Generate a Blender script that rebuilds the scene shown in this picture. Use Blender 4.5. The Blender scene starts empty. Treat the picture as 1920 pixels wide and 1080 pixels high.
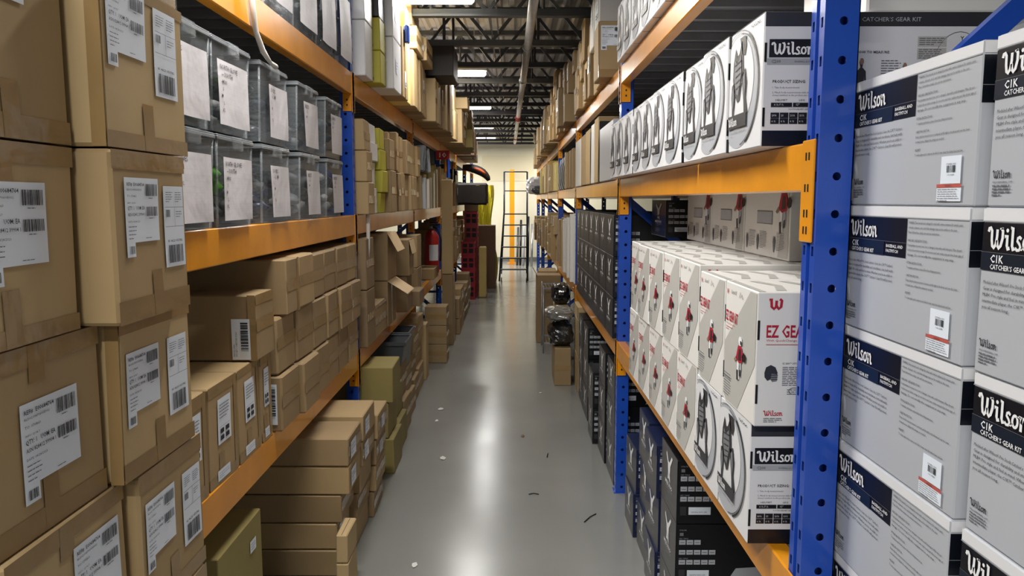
import bpy, math, random
from mathutils import Vector, Matrix, noise
S = bpy.context.scene
C = S.collection
# ------------------------------------------------------------------ camera, world, exposure
F = 1450.0; PITCH = math.atan(165 / F); EYE = 1.75
cd = bpy.data.cameras.new('camera'); cam = bpy.data.objects.new('camera', cd); C.objects.link(cam)
cd.sensor_width = 36; cd.lens = 36 * F / 1920; cd.clip_end = 100; cd.clip_start = .05
cam.location = (0, 0, EYE); cam.rotation_euler = (math.pi / 2 - PITCH, 0, 0)
S.camera = cam
w = bpy.data.worlds.new('world'); S.world = w; w.use_nodes = True
w.node_tree.nodes['Background'].inputs[0].default_value = (.97, .985, 1.0, 1)
w.node_tree.nodes['Background'].inputs[1].default_value = .25
vs = S.view_settings; vs.view_transform = 'Standard'; vs.look = 'None'; vs.gamma = 1; vs.use_curve_mapping = False
vs.exposure = -0.18
LIGHT_Y = [-4.4, -.9, 2.6, 6.1, 9.6, 13.05, 16.5, 19.7, 20.9, 20.9]
LIGHT_W = [115, 115, 98, 74, 78, 80, 95, 130, 85, 70]
LIGHT_Z = 3.27
# ------------------------------------------------------------------ materials
MT = {}
def srgb(r, g, b):
    f = lambda c: (c / 12.92 if c <= .04045 else ((c + .055) / 1.055) ** 2.4)
    return (f(r / 255), f(g / 255), f(b / 255), 1)
def mat(name, rgb, rough=.6, metal=0, noise_amt=0, nscale=8, bump=0, bscale=60, emit=0, coat=0, spec=.5, stretch=None, rgb2=None):
    m = bpy.data.materials.new(name); m.use_nodes = True; nt = m.node_tree; b = nt.nodes['Principled BSDF']
    c = srgb(*rgb); b.inputs['Base Color'].default_value = c
    b.inputs['Roughness'].default_value = rough; b.inputs['Metallic'].default_value = metal
    b.inputs['Specular IOR Level'].default_value = spec
    if coat: b.inputs['Coat Weight'].default_value = coat; b.inputs['Coat Roughness'].default_value = .12
    if emit: b.inputs['Emission Color'].default_value = c; b.inputs['Emission Strength'].default_value = emit
    if noise_amt or bump:
        tc = nt.nodes.new('ShaderNodeTexCoord'); mp = nt.nodes.new('ShaderNodeMapping')
        nt.links.new(tc.outputs['Object'], mp.inputs[0])
        if stretch: mp.inputs['Scale'].default_value = stretch
    if noise_amt:
        n = nt.nodes.new('ShaderNodeTexNoise'); n.inputs['Scale'].default_value = nscale; n.inputs['Detail'].default_value = 5
        r = nt.nodes.new('ShaderNodeValToRGB'); r.color_ramp.elements[0].position = .3; r.color_ramp.elements[1].position = .7
        k = noise_amt
        r.color_ramp.elements[0].color = [x * (1 - k) for x in c[:3]] + [1]
        c2 = srgb(*rgb2) if rgb2 else [min(1, x * (1 + k)) for x in c[:3]] + [1]
        r.color_ramp.elements[1].color = c2
        nt.links.new(mp.outputs[0], n.inputs['Vector']); nt.links.new(n.outputs['Fac'], r.inputs[0]); nt.links.new(r.outputs[0], b.inputs['Base Color'])
    if bump:
        n2 = nt.nodes.new('ShaderNodeTexNoise'); n2.inputs['Scale'].default_value = bscale; n2.inputs['Detail'].default_value = 3
        bp = nt.nodes.new('ShaderNodeBump'); bp.inputs['Strength'].default_value = bump; bp.inputs['Distance'].default_value = .01
        nt.links.new(mp.outputs[0], n2.inputs['Vector']); nt.links.new(n2.outputs['Fac'], bp.inputs['Height']); nt.links.new(bp.outputs[0], b.inputs['Normal'])
    MT[name] = m; return m
def clear(name, rgb, amount, rough=.12):
    m = bpy.data.materials.new(name); m.use_nodes = True; nt = m.node_tree; b = nt.nodes['Principled BSDF']
    b.inputs['Base Color'].default_value = srgb(*rgb); b.inputs['Roughness'].default_value = rough
    tr = nt.nodes.new('ShaderNodeBsdfTransparent'); mx = nt.nodes.new('ShaderNodeMixShader'); mx.inputs[0].default_value = amount
    n = nt.nodes.new('ShaderNodeTexNoise'); n.inputs['Scale'].default_value = 25
    bp = nt.nodes.new('ShaderNodeBump'); bp.inputs['Strength'].default_value = .25; bp.inputs['Distance'].default_value = .01
    nt.links.new(n.outputs['Fac'], bp.inputs['Height']); nt.links.new(bp.outputs[0], b.inputs['Normal'])
    nt.links.new(tr.outputs[0], mx.inputs[1]); nt.links.new(b.outputs[0], mx.inputs[2]); nt.links.new(mx.outputs[0], nt.nodes['Material Output'].inputs[0])
    MT[name] = m; return m
mat('kraft', (168, 142, 101), .66, noise_amt=.05, nscale=3, bump=.03, bscale=30)
mat('kraft_b', (150, 126, 90), .66, noise_amt=.06, nscale=3, bump=.03, bscale=30)
mat('kraft_c', (184, 158, 114), .66, noise_amt=.05, nscale=3, bump=.03, bscale=30)
mat('kraft_dark', (132, 110, 80), .7, noise_amt=.06, nscale=3, bump=.03, bscale=30)
mat('kraft_inner', (196, 170, 132), .8, noise_amt=.05)
mat('olive', (142, 128, 74), .7, noise_amt=.06, nscale=3)
mat('olive_bright', (176, 168, 52), .55, noise_amt=.05, nscale=3)
mat('pale_yellow', (226, 205, 130), .7, noise_amt=.04)
mat('seam', (84, 66, 46), .9)
mat('tape', (152, 124, 82), .2, noise_amt=.04, nscale=12, bump=.35, bscale=12, spec=.6)
mat('paper', (228, 235, 244), .5, noise_amt=.02, nscale=5)
mat('sheet', (206, 202, 204), .55, noise_amt=.04, nscale=4, bump=.6, bscale=9)
mat('ink', (38, 38, 42), .6)
mat('ink_soft', (105, 107, 114), .6)
mat('ink_faint', (165, 167, 172), .6)
mat('white_box', (226, 226, 228), .38)
mat('cream_box', (231, 229, 224), .4)
mat('silver_print', (182, 185, 191), .3, noise_amt=.03, nscale=2, spec=.6)
mat('grey_print', (188, 186, 180), .4)
mat('mid_print', (120, 121, 125), .4)
mat('dark_print', (52, 52, 56), .35)
mat('black_print', (24, 24, 27), .35)
mat('navy_print', (14, 18, 27), .3)
mat('navy_soft', (20, 31, 46), .3)
mat('red_print', (178, 30, 52), .45)
mat('rust_print', (190, 90, 80), .45)
mat('white_print', (240, 240, 240), .45)
mat('skin_print', (150, 115, 95), .5)
mat('carbon_box', (84, 83, 84), .4, noise_amt=.06)
mat('black_box', (16, 17, 20), .35)
mat('navy_box', (24, 33, 66), .35)
mat('blue_paint', (26, 72, 172), .3, noise_amt=.07, nscale=6, coat=.4)
mat('yellow_paint', (222, 144, 16), .32, noise_amt=.10, nscale=5, coat=.4, bump=.08, bscale=15)
mat('hole', (8, 9, 14), .9)
mat('deck_steel', (128, 128, 130), .5, metal=.3, noise_amt=.1)
mat('chipboard', (150, 120, 80), .8, noise_amt=.12, nscale=30)
mat('joist_paint', (66, 68, 72), .5, noise_amt=.08)
mat('galv', (168, 170, 174), .3, metal=.7, noise_amt=.1, nscale=10)
mat('pipe_steel', (178, 178, 180), .35, metal=.25, noise_amt=.1)
mat('red_paint', (170, 30, 28), .4)
mat('cream_wall', (226, 218, 190), .7, noise_amt=.03, nscale=1.2, rgb2=(232, 226, 202))
mat('wall_patch', (222, 211, 178), .7)
mat('side_wall', (120, 118, 110), .8)
mat('orange_paint', (242, 160, 12), .4)
mat('ladder_paint', (18, 32, 42), .35)
mat('rubber', (22, 22, 22), .6)
mat('crate_red', (150, 22, 40), .42)
mat('tube', (255, 253, 246), .4, emit=9)
mat('white_metal', (225, 225, 225), .4)
mat('bin_dark', (74, 78, 84), .35, spec=.5)
mat('bin_grey', (120, 124, 128), .35)
mat('glove_green', (120, 205, 40), .5)
mat('cloth_grey', (118, 120, 122), .7, noise_amt=.3, nscale=30)
mat('cloth_dark', (44, 52, 66), .7, noise_amt=.3, nscale=30)
mat('cloth_white', (190, 190, 188), .6, noise_amt=.15, nscale=30)
mat('foil_black', (26, 27, 30), .12, bump=.9, bscale=18, spec=1)
mat('foil_silver', (150, 150, 148), .15, metal=.6, bump=.9, bscale=18)
mat('bag_black', (40, 33, 28), .6)
mat('orange_cloth', (214, 88, 44), .6)
mat('yellow_cloth', (226, 218, 60), .6, bump=.6, bscale=6)
mat('white_strap', (200, 196, 188), .4)
mat('brown_box', (92, 66, 46), .7)
mat('floor_litter', (214, 212, 206), .8)
mat('twine', (120, 88, 52), .9)
mat('pallet_wood', (160, 126, 84), .8, noise_amt=.15, stretch=(1, 12, 1), nscale=4)
clear('clear_plastic', (176, 182, 186), .24)
clear('film', (215, 212, 205), .22, .08)
# epoxy floor: glossy grey with mottling
m = mat('epoxy_floor', (130, 131, 127), .22, noise_amt=.04, nscale=1.3, rgb2=(136, 137, 133), spec=.5)
nt = m.node_tree; nn = nt.nodes.new('ShaderNodeTexNoise'); nn.inputs['Scale'].default_value = 3.5; nn.inputs['Detail'].default_value = 8
mr = nt.nodes.new('ShaderNodeMapRange'); mr.inputs[3].default_value = .16; mr.inputs[4].default_value = .26
tcn = nt.nodes.new('ShaderNodeTexCoord'); nt.links.new(tcn.outputs['Object'], nn.inputs['Vector'])
nt.links.new(nn.outputs['Fac'], mr.inputs[0]); nt.links.new(mr.outputs[0], nt.nodes['Principled BSDF'].inputs['Roughness'])
bp = nt.nodes.new('ShaderNodeBump'); bp.inputs['Strength'].default_value = .02; bp.inputs['Distance'].default_value = .01
nt.links.new(nn.outputs['Fac'], bp.inputs['Height']); nt.links.new(bp.outputs[0], nt.nodes['Principled BSDF'].inputs['Normal'])
# corrugated roof deck: bright and dark ribs
mat('roof_deck', (205, 208, 212), .4, noise_amt=.08)
# ------------------------------------------------------------------ text cache
_tc = {}
def glyphs(s, bold=0):
    k = (s, bold)
    if k in _tc: return _tc[k]
    cu = bpy.data.curves.new('t', 'FONT'); cu.body = s; cu.resolution_u = 1; cu.offset = bold; cu.fill_mode = 'FRONT' if hasattr(cu, 'fill_mode') else cu.fill_mode
    o = bpy.data.objects.new('t', cu); C.objects.link(o); bpy.context.view_layer.update()
    me = o.evaluated_get(bpy.context.evaluated_depsgraph_get()).to_mesh()
    vs_ = [(v.co.x, v.co.y) for v in me.vertices]; fs = [tuple(p.vertices) for p in me.polygons]
    bpy.data.objects.remove(o); bpy.data.curves.remove(cu)
    if vs_:
        x0 = min(v[0] for v in vs_); x1 = max(v[0] for v in vs_)
        y0 = min(v[1] for v in vs_)
    else: x0 = x1 = y0 = 0
    _tc[k] = ([(v[0] - x0, v[1]) for v in vs_], fs, x1 - x0); return _tc[k]
CAP = .73
# ------------------------------------------------------------------ mesh builder
class MB:
    def __init__(s): s.v = []; s.f = []; s.m = []; s.mats = []; s.sm = []
    def mi(s, n):
        if n not in s.mats: s.mats.append(n)
        return s.mats.index(n)
    def poly(s, pts, m, smooth=False):
        i = len(s.v); s.v += [tuple(p) for p in pts]; s.f.append(tuple(range(i, i + len(pts)))); s.m.append(s.mi(m)); s.sm.append(smooth)
    def mesh(s, vs, fs, m, smooth=False):
        i = len(s.v); s.v += [tuple(p) for p in vs]; k = s.mi(m)
        for f in fs: s.f.append(tuple(a + i for a in f)); s.m.append(k); s.sm.append(smooth)
    def grid(s, p, u, v, n1, n2, m):
        vs = [Vector(p) + Vector(u) * (i / n1) + Vector(v) * (j / n2) for j in range(n2 + 1) for i in range(n1 + 1)]
        fs = [(j * (n1 + 1) + i, j * (n1 + 1) + i + 1, (j + 1) * (n1 + 1) + i + 1, (j + 1) * (n1 + 1) + i) for j in range(n2) for i in range(n1)]
        s.mesh(vs, fs, m)
    def box(s, x0, x1, y0, y1, z0, z1, m):
        vs = [(x, y, z) for z in (z0, z1) for y in (y0, y1) for x in (x0, x1)]
        s.mesh(vs, [(0, 2, 3, 1), (4, 5, 7, 6), (0, 1, 5, 4), (2, 6, 7, 3), (0, 4, 6, 2), (1, 3, 7, 5)], m)
    def rbox(s, x0, x1, y0, y1, z0, z1, m, r=.004, n=1):
        r = min(r, (x1 - x0) * .45, (y1 - y0) * .45, (z1 - z0) * .45)
        X = (x0, x1); Y = (y0, y1); Z = (z0, z1); a = (x0 + r, x1 - r); b = (y0 + r, y1 - r); c = (z0 + r, z1 - r)
        dx = (a[1] - a[0], 0, 0); dy = (0, b[1] - b[0], 0); dz = (0, 0, c[1] - c[0]); ng = lambda t: tuple(-q for q in t)
        s.grid((x0, b[1], c[0]), ng(dy), dz, n, n, m); s.grid((x1, b[0], c[0]), dy, dz, n, n, m)
        s.grid((a[0], y0, c[0]), dx, dz, n, n, m); s.grid((a[1], y1, c[0]), ng(dx), dz, n, n, m)
        s.grid((a[0], b[0], z1), dx, dy, n, n, m); s.grid((a[0], b[1], z0), dx, ng(dy), n, n, m)
        for i in (0, 1):
            for j in (0, 1):
                s.poly([(X[i], b[j], c[0]), (a[i], Y[j], c[0]), (a[i], Y[j], c[1]), (X[i], b[j], c[1])], m)
                s.poly([(X[i], b[0], c[j]), (a[i], b[0], Z[j]), (a[i], b[1], Z[j]), (X[i], b[1], c[j])], m)
                s.poly([(a[0], Y[i], c[j]), (a[0], b[i], Z[j]), (a[1], b[i], Z[j]), (a[1], Y[i], c[j])], m)
                for k in (0, 1): s.poly([(X[i], b[j], c[k]), (a[i], Y[j], c[k]), (a[i], b[j], Z[k])], m)
    def tube(s, pts, r, m, n=8, cap=True, smooth=True):
        P = [Vector(p) for p in pts]; rings = []
        rr = r if isinstance(r, (list, tuple)) else [r] * len(P)
        for i, p in enumerate(P):
            d = (P[min(i + 1, len(P) - 1)] - P[max(i - 1, 0)]).normalized()
            a = d.orthogonal().normalized() if i == 0 else (last - d * last.dot(d)).normalized()
            last = a; b = d.cross(a); rings.append([p + (a * math.cos(t) + b * math.sin(t)) * rr[i] for t in [2 * math.pi * k / n for k in range(n)]])
        vs = [q for R_ in rings for q in R_]; fs = []
        for i in range(len(P) - 1):
            for k in range(n): fs.append((i * n + k, i * n + (k + 1) % n, (i + 1) * n + (k + 1) % n, (i + 1) * n + k))
        if cap: fs.append(tuple(reversed(range(n)))); fs.append(tuple((len(P) - 1) * n + k for k in range(n)))
        s.mesh(vs, fs, m, smooth)
    def bar(s, p0, p1, w_, t_, m, up=(0, 0, 1)):
        p0 = Vector(p0); p1 = Vector(p1); d = (p1 - p0).normalized(); u = Vector(up); a = d.cross(u)
        if a.length < 1e-4: a = d.orthogonal()
        a.normalize(); b = a.cross(d); vs = []
        for p in (p0, p1):
            for i, j in ((-1, -1), (1, -1), (1, 1), (-1, 1)): vs.append(p + a * i * w_ / 2 + b * j * t_ / 2)
        s.mesh(vs, [(0, 1, 2, 3), (7, 6, 5, 4), (0, 4, 5, 1), (1, 5, 6, 2), (2, 6, 7, 3), (3, 7, 4, 0)], m)
    def warp(s, fn): s.v = [fn(p) for p in s.v]; return s
    def build(s, name, parent=None, loc=None, rz=0):
        me = bpy.data.meshes.new(name); me.from_pydata([tuple(p) for p in s.v], [], s.f)
        for n in s.mats: me.materials.append(MT[n])
        me.polygons.foreach_set('material_index', s.m); me.polygons.foreach_set('use_smooth', s.sm); me.update()
        o = bpy.data.objects.new(name, me); C.objects.link(o)
        if parent: o.parent = parent
        if loc is not None: o.location = loc; o.rotation_euler = (0, 0, rz)
        return o
class Face:
    """a flat frame on a side of a thing: print goes on it a hair above the surface"""
    def __init__(s, mb, o, u, v, W, H): s.mb = mb; s.o = Vector(o); s.u = Vector(u); s.v = Vector(v); s.n = s.u.cross(s.v); s.W = W; s.H = H; s.k = .0008; s.clip = False
    def p(s, a, b, k=1):
        if s.clip: a = min(max(a, .0025), s.W - .0025); b = min(max(b, .0025), s.H - .0025)
        return s.o + s.u * a + s.v * b + s.n * (s.k * k)
    def rect(s, a0, b0, a1, b1, m, k=1, n=1): s.mb.grid(s.p(a0, b0, k), s.u * (a1 - a0), s.v * (b1 - b0), n, n, m)
    def poly(s, pts, m, k=1, sc=(1, 1), at=(0, 0)): s.mb.poly([s.p(at[0] + x * sc[0], at[1] + y * sc[1], k) for x, y in pts], m)
    def ring(s, cx, cy, rx, ry, t, m, k=1, a0=0, a1=360, n=28):
        vs = []; fs = []
        for i in range(n + 1):
            a = math.radians(a0 + (a1 - a0) * i / n)
            for q in (0, t): vs.append(s.p(cx + (rx - q) * math.cos(a), cy + (ry - q) * math.sin(a), k))
        for i in range(n): fs.append((2 * i, 2 * i + 2, 2 * i + 3, 2 * i + 1))
        s.mb.mesh(vs, fs, m)
    def disk(s, cx, cy, rx, ry, m, k=1, n=20): s.mb.poly([s.p(cx + rx * math.cos(2 * math.pi * i / n), cy + ry * math.sin(2 * math.pi * i / n), k) for i in range(n)], m)
    def text(s, t, a, b, h, m, k=2, width=None, bold=0, rot=0):
        vs, fs, W = glyphs(t, bold)
        if not fs: return
        sy = h / CAP; sx = (width / W) if width else sy
        cr, sr = math.cos(rot), math.sin(rot)
        s.mb.mesh([s.p(a + x * sx * cr - y * sy * sr, b + x * sx * sr + y * sy * cr, k) for x, y in vs], fs, m)
    def stroke(s, pts, wd, m, k=2, sc=1, at=(0, 0), closed=False, slant=0):
        P = [Vector((x + slant * y, y)) for x, y in pts]; n = len(P)
        L = []
        for i in range(n):
            d = (P[(i + 1) % n if closed else min(i + 1, n - 1)] - P[(i - 1) % n if closed else max(i - 1, 0)]).normalized()
            q = Vector((-d.y, d.x)) * wd / 2; L.append((P[i] + q, P[i] - q))
        vs = [s.p(at[0] + z.x * sc, at[1] + z.y * sc, k) for a, b in L for z in (a, b)]
        fs = [(2 * i, 2 * i + 1, (2 * i + 3) % (2 * n), (2 * i + 2) % (2 * n)) for i in range(n if closed else n - 1)]
        s.mb.mesh(vs, fs, m)
    def script(s, a, b, h, m, k=3, width=None):
        """the bold joined lettering used as a maker's mark, cap height h"""
        sc = h / 1.45; kx = 1
        W = [[(0, 1.12), (.06, 1.34), (.22, 1.38), (.36, 1.2), (.38, .6), (.46, .2), (.62, .08), (.82, .3), (.92, .8), (.93, 1.3)],
             [(.93, .6), (1.0, .25), (1.14, .08), (1.34, .25), (1.5, .75), (1.5, 1.2), (1.36, 1.4)]]
        bold = .25; thin = .17
        for q in W: s.stroke(q, bold, m, k, sc, (a, b))
        s.stroke([(1.2, 1.35), (1.55, 1.38)], .12, m, k, sc, (a, b))
        for q, wd in (([(1.72, .86), (1.98, .92), (1.98, .3), (2.06, .08), (2.26, .16)], bold), ([(2.3, 1.42), (2.5, 1.45), (2.5, .3), (2.58, .08), (2.76, .16)], bold),
                      ([(3.36, .78), (3.2, .9), (3.02, .82), (2.98, .65), (3.2, .46), (3.3, .28), (3.2, .08), (2.98, .06), (2.8, .2)], thin + .03),
                      ([(4.2, .86), (4.42, .92), (4.42, 0)], bold), ([(4.42, .5), (4.56, .86), (4.76, .9), (4.86, .7), (4.86, .3), (4.94, .08), (5.12, .16)], bold - .03)):
            s.stroke(q, wd, m, k, sc, (a, b))
        s.stroke([(3.83 + .26 * math.cos(t), .48 + .38 * math.sin(t)) for t in [i * math.pi / 7 for i in range(14)]], .2, m, k, sc, (a, b), closed=True)
        s.stroke([(3.28, .12), (3.45, .1), (3.6, .3)], .1, m, k, sc, (a, b)); s.stroke([(4.0, .78), (4.2, .9), (4.36, .84)], .1, m, k, sc, (a, b))
        s.disk(a + 1.97 * sc, b + 1.27 * sc, .14 * sc, .13 * sc, m, k, 10)
        return 5.15 * sc
    def lines(s, a, b, wd, n, pitch, m='ink_soft', h=.0016, seed=1, k=2):
        R_ = random.Random(seed)
        for i in range(n):
            x = a; end = a + wd * (R_.uniform(.82, 1) if i < n - 1 else R_.uniform(.4, .7))
            while x < end:
                L = min(R_.uniform(.006, .016), end - x); s.rect(x, b - i * pitch, x + L, b - i * pitch + h, m, k); x += L + .0018
    def barcode(s, a, b, wd, h, m='ink', seed=2, k=2, vertical=False):
        R_ = random.Random(seed); x = 0
        T = h if vertical else wd
        while x < T:
            t = R_.choice((.0008, .0014, .002, .003)) * max(1, T / .05)
            if vertical: s.rect(a, b + x, a + wd, min(b + x + t, b + h), m, k)
            else: s.rect(a + x, b, min(a + x + t, a + wd), b + h, m, k)
            x += t + R_.choice((.0008, .0012, .002)) * max(1, T / .05)
def faces(mb, d, w_, h):
    return {'front': Face(mb, (0, w_, 0), (0, -1, 0), (0, 0, 1), w_, h), 'ny': Face(mb, (0, 0, 0), (1, 0, 0), (0, 0, 1), d, h),
            'py': Face(mb, (d, w_, 0), (-1, 0, 0), (0, 0, 1), d, h), 'top': Face(mb, (0, w_, h), (0, -1, 0), (1, 0, 0), w_, d)}
# ------------------------------------------------------------------ tagging
def tag(o, label=None, cat=None, group=None, kind=None):
    if label: o['label'] = label
    if cat: o['category'] = cat
    if group: o['group'] = group
    if kind: o['kind'] = kind
    return o
def struct(name, mb): return tag(mb.build(name), kind='structure')
def empty(name, loc, rz=0):
    o = bpy.data.objects.new(name, None); C.objects.link(o); o.location = loc; o.rotation_euler = (0, 0, rz); o.empty_display_size = .1; return o
def copy_tree(o, parent=None):
    c = o.copy(); C.objects.link(c)
    if parent: c.parent = parent
    for ch in list(o.children): copy_tree(ch, c)
    return c
ORD = 'first second third fourth fifth sixth seventh eighth ninth tenth eleventh twelfth thirteenth fourteenth fifteenth sixteenth'.split()
def put(o, side, xf, y0, w_, z, jit=0, R_=random):
    """front of the thing on plane x = xf, spanning y0..y0+w_"""
    j = R_.uniform(-jit, jit) if jit else 0
    if side == 'R': o.location = (xf, y0, z); o.rotation_euler = (0, 0, j)
    else: o.location = (-xf, y0 + w_, z); o.rotation_euler = (0, 0, math.pi + j)
    return o
# ------------------------------------------------------------------ room
mb = MB(); mb.grid((-4, -7, 0), (8, 0, 0), (0, 30, 0), 1, 1, 'epoxy_floor'); struct('floor', mb)
mb = MB(); mb.box(-4, 4, 22.2, 22.4, 0, 4.4, 'cream_wall'); mb.box(-4, 4, 22.17, 22.2, 0, .12, 'side_wall')
mb.box(-.85, .62, 22.19, 22.2, 2.28, 3.0, 'wall_patch'); struct('wall_back', mb)
mb = MB(); mb.box(-4.1, -4, -7, 22.4, 0, 4.4, 'side_wall'); struct('wall_left', mb)
mb = MB(); mb.box(4, 4.1, -7, 22.4, 0, 4.4, 'side_wall'); struct('wall_right', mb)
mb = MB(); pr = []; x = -4.0
while x < 4.0:
    pr += [(x, 3.9), (x + .06, 3.9), (x + .085, 3.86), (x + .125, 3.86)]; x += .15
pr.append((4.0, 3.9)); n = len(pr)
mb.mesh([(a, y, b) for y in (-7, 22.4) for a, b in pr], [(i, i + 1, n + i + 1, n + i) for i in range(n - 1)], 'roof_deck')
mb.box(-4, 4, -7, 22.4, 3.93, 3.96, 'joist_paint'); struct('ceiling', mb)
def joist():
    m = MB(); zb, zt = 3.22, 3.80
    m.box(-4, 4, -.035, -.005, zb, zb + .05, 'joist_paint'); m.box(-4, 4, .005, .035, zb, zb + .05, 'joist_paint')
    m.box(-4, 4, -.04, .04, zb - .006, zb, 'joist_paint')
    m.box(-4, 4, -.04, .04, zt, zt + .055, 'joist_paint')
    k = 0; x = -3.8
    while x < 3.8:
        m.bar((x, 0, zb + .03), (x + .45, 0, zt), .03, .03, 'joist_paint'); m.bar((x + .45, 0, zt), (x + .9, 0, zb + .03), .03, .03, 'joist_paint')
        m.bar((x + .45, 0, zt), (x + .45, 0, zb), .02, .02, 'joist_paint'); x += .9
    return m
J0 = None
for i in range(-1, 14):
    y = 5.2 + 1.2 * i
    if J0 is None: o = J0 = joist().build('ceiling_joist')
    else: o = J0.copy(); C.objects.link(o)
    o.location = (0, y + (.03 if 0 < i < 4 else 0), 0)
    tag(o, 'dark open web roof joist, %s counted from the camera end of the aisle' % ORD[i + 1], 'roof joist', 'open web roof joists')
# lights
L0 = None
LN = ['behind the camera, far end', 'just behind the camera', 'above the nearest rack bay', 'nearest in view at the top edge', 'second in view along the aisle', 'third in view along the aisle', 'fourth along the aisle', 'last one before the back wall', 'added to brighten the far end, right side', 'added to brighten the far end, left side']  # last pair, over the cross aisle, is added to brighten the far end
for i, (y, W_) in enumerate(zip(LIGHT_Y, LIGHT_W)):
    r = empty('ceiling_light', ((-.87, -.87, -.87, -.88, -.906, -.936, -.97, -1.0, 1.5, -2.5)[i], y, LIGHT_Z))
    tag(r, 'white fluorescent strip light hung across the aisle, ' + LN[i], 'ceiling light', 'strip lights over the aisle')
    if L0 is None:
        a = MB(); a.box(-.6, .6, -.05, .05, .031, .07, 'white_metal'); a.box(-.6, .6, -.003, .003, .07, .5, 'galv') if False else None
        L0 = a.build('housing', r); b = MB()
        b.rbox(-.59, .59, -.055, .055, -.03, .03, 'tube', .02)
        L1 = b.build('lamp_lens', r); c_ = MB()
        for s_ in (-.45, .45): c_.tube([(s_, 0, .07), (s_, 0, .56)], .004, 'galv', 6)
        L2 = c_.build('hanger_wire', r)
    else:
        for q in (L0, L1, L2): e = q.copy(); e.parent = r; C.objects.link(e)
    ld = bpy.data.lights.new('strip', 'AREA'); ld.shape = 'RECTANGLE'; ld.size = 1.15; ld.size_y = .1; ld.energy = W_; ld.color = (1, .985, .95)
    lo = bpy.data.objects.new('light', ld); C.objects.link(lo); lo.parent = r; lo.location = (0, 0, -.035)
# sprinkler pipe with red couplings
pr_ = empty('sprinkler_pipe', (0, 0, 0)); tag(pr_, 'long silver sprinkler pipe with red couplings running under the roof joists', 'pipe')
p0 = Vector((.165, 4.4, 3.17)); p1 = Vector((.07, 19.6, 3.17)); L = p1 - p0
a = MB(); a.tube([p0, p1], .036, 'pipe_steel', 14); a.build('pipe', pr_)
for t in (.33, .60, .62, .9): a = MB(); a.tube([p0 + L * t, p0 + L * (t + .006)], .05, 'red_paint' if t > .55 else 'galv', 12); a.build('coupling', pr_)
for t in (.02, .2, .42, .75):
    q = p0 + L * t; a = MB(); a.tube([q + Vector((.045 * math.sin(k), 0, .045 * math.cos(k) + 0)) for k in [i * math.pi / 6 for i in range(12)]] + [q + Vector((0, 0, .045)), q + Vector((0, 0, .66))], .005, 'galv', 6); a.build('pipe_hanger', pr_)
for j, (xx, rr) in enumerate(((-.19, .008), (-.13, .007))):
    a = MB(); a.tube([(xx, 4.6, 3.33), (xx, 21, 3.33)], rr, 'galv', 8)
    tag(a.build('conduit'), ('thin galvanised conduit along the roof, %s of the pair' % ('left' if j == 0 else 'right')), 'conduit', 'thin conduits under the roof')
# orange column and floor gear at the back
a = MB(); a.box(-.066, .066, 21.2, 21.34, 0, 2.57, 'orange_paint'); a.box(-.13, .13, 21.15, 21.4, 0, .02, 'orange_paint')
tag(a.build('orange_post'), 'bright orange steel column standing in front of the cream back wall', 'column')
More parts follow.
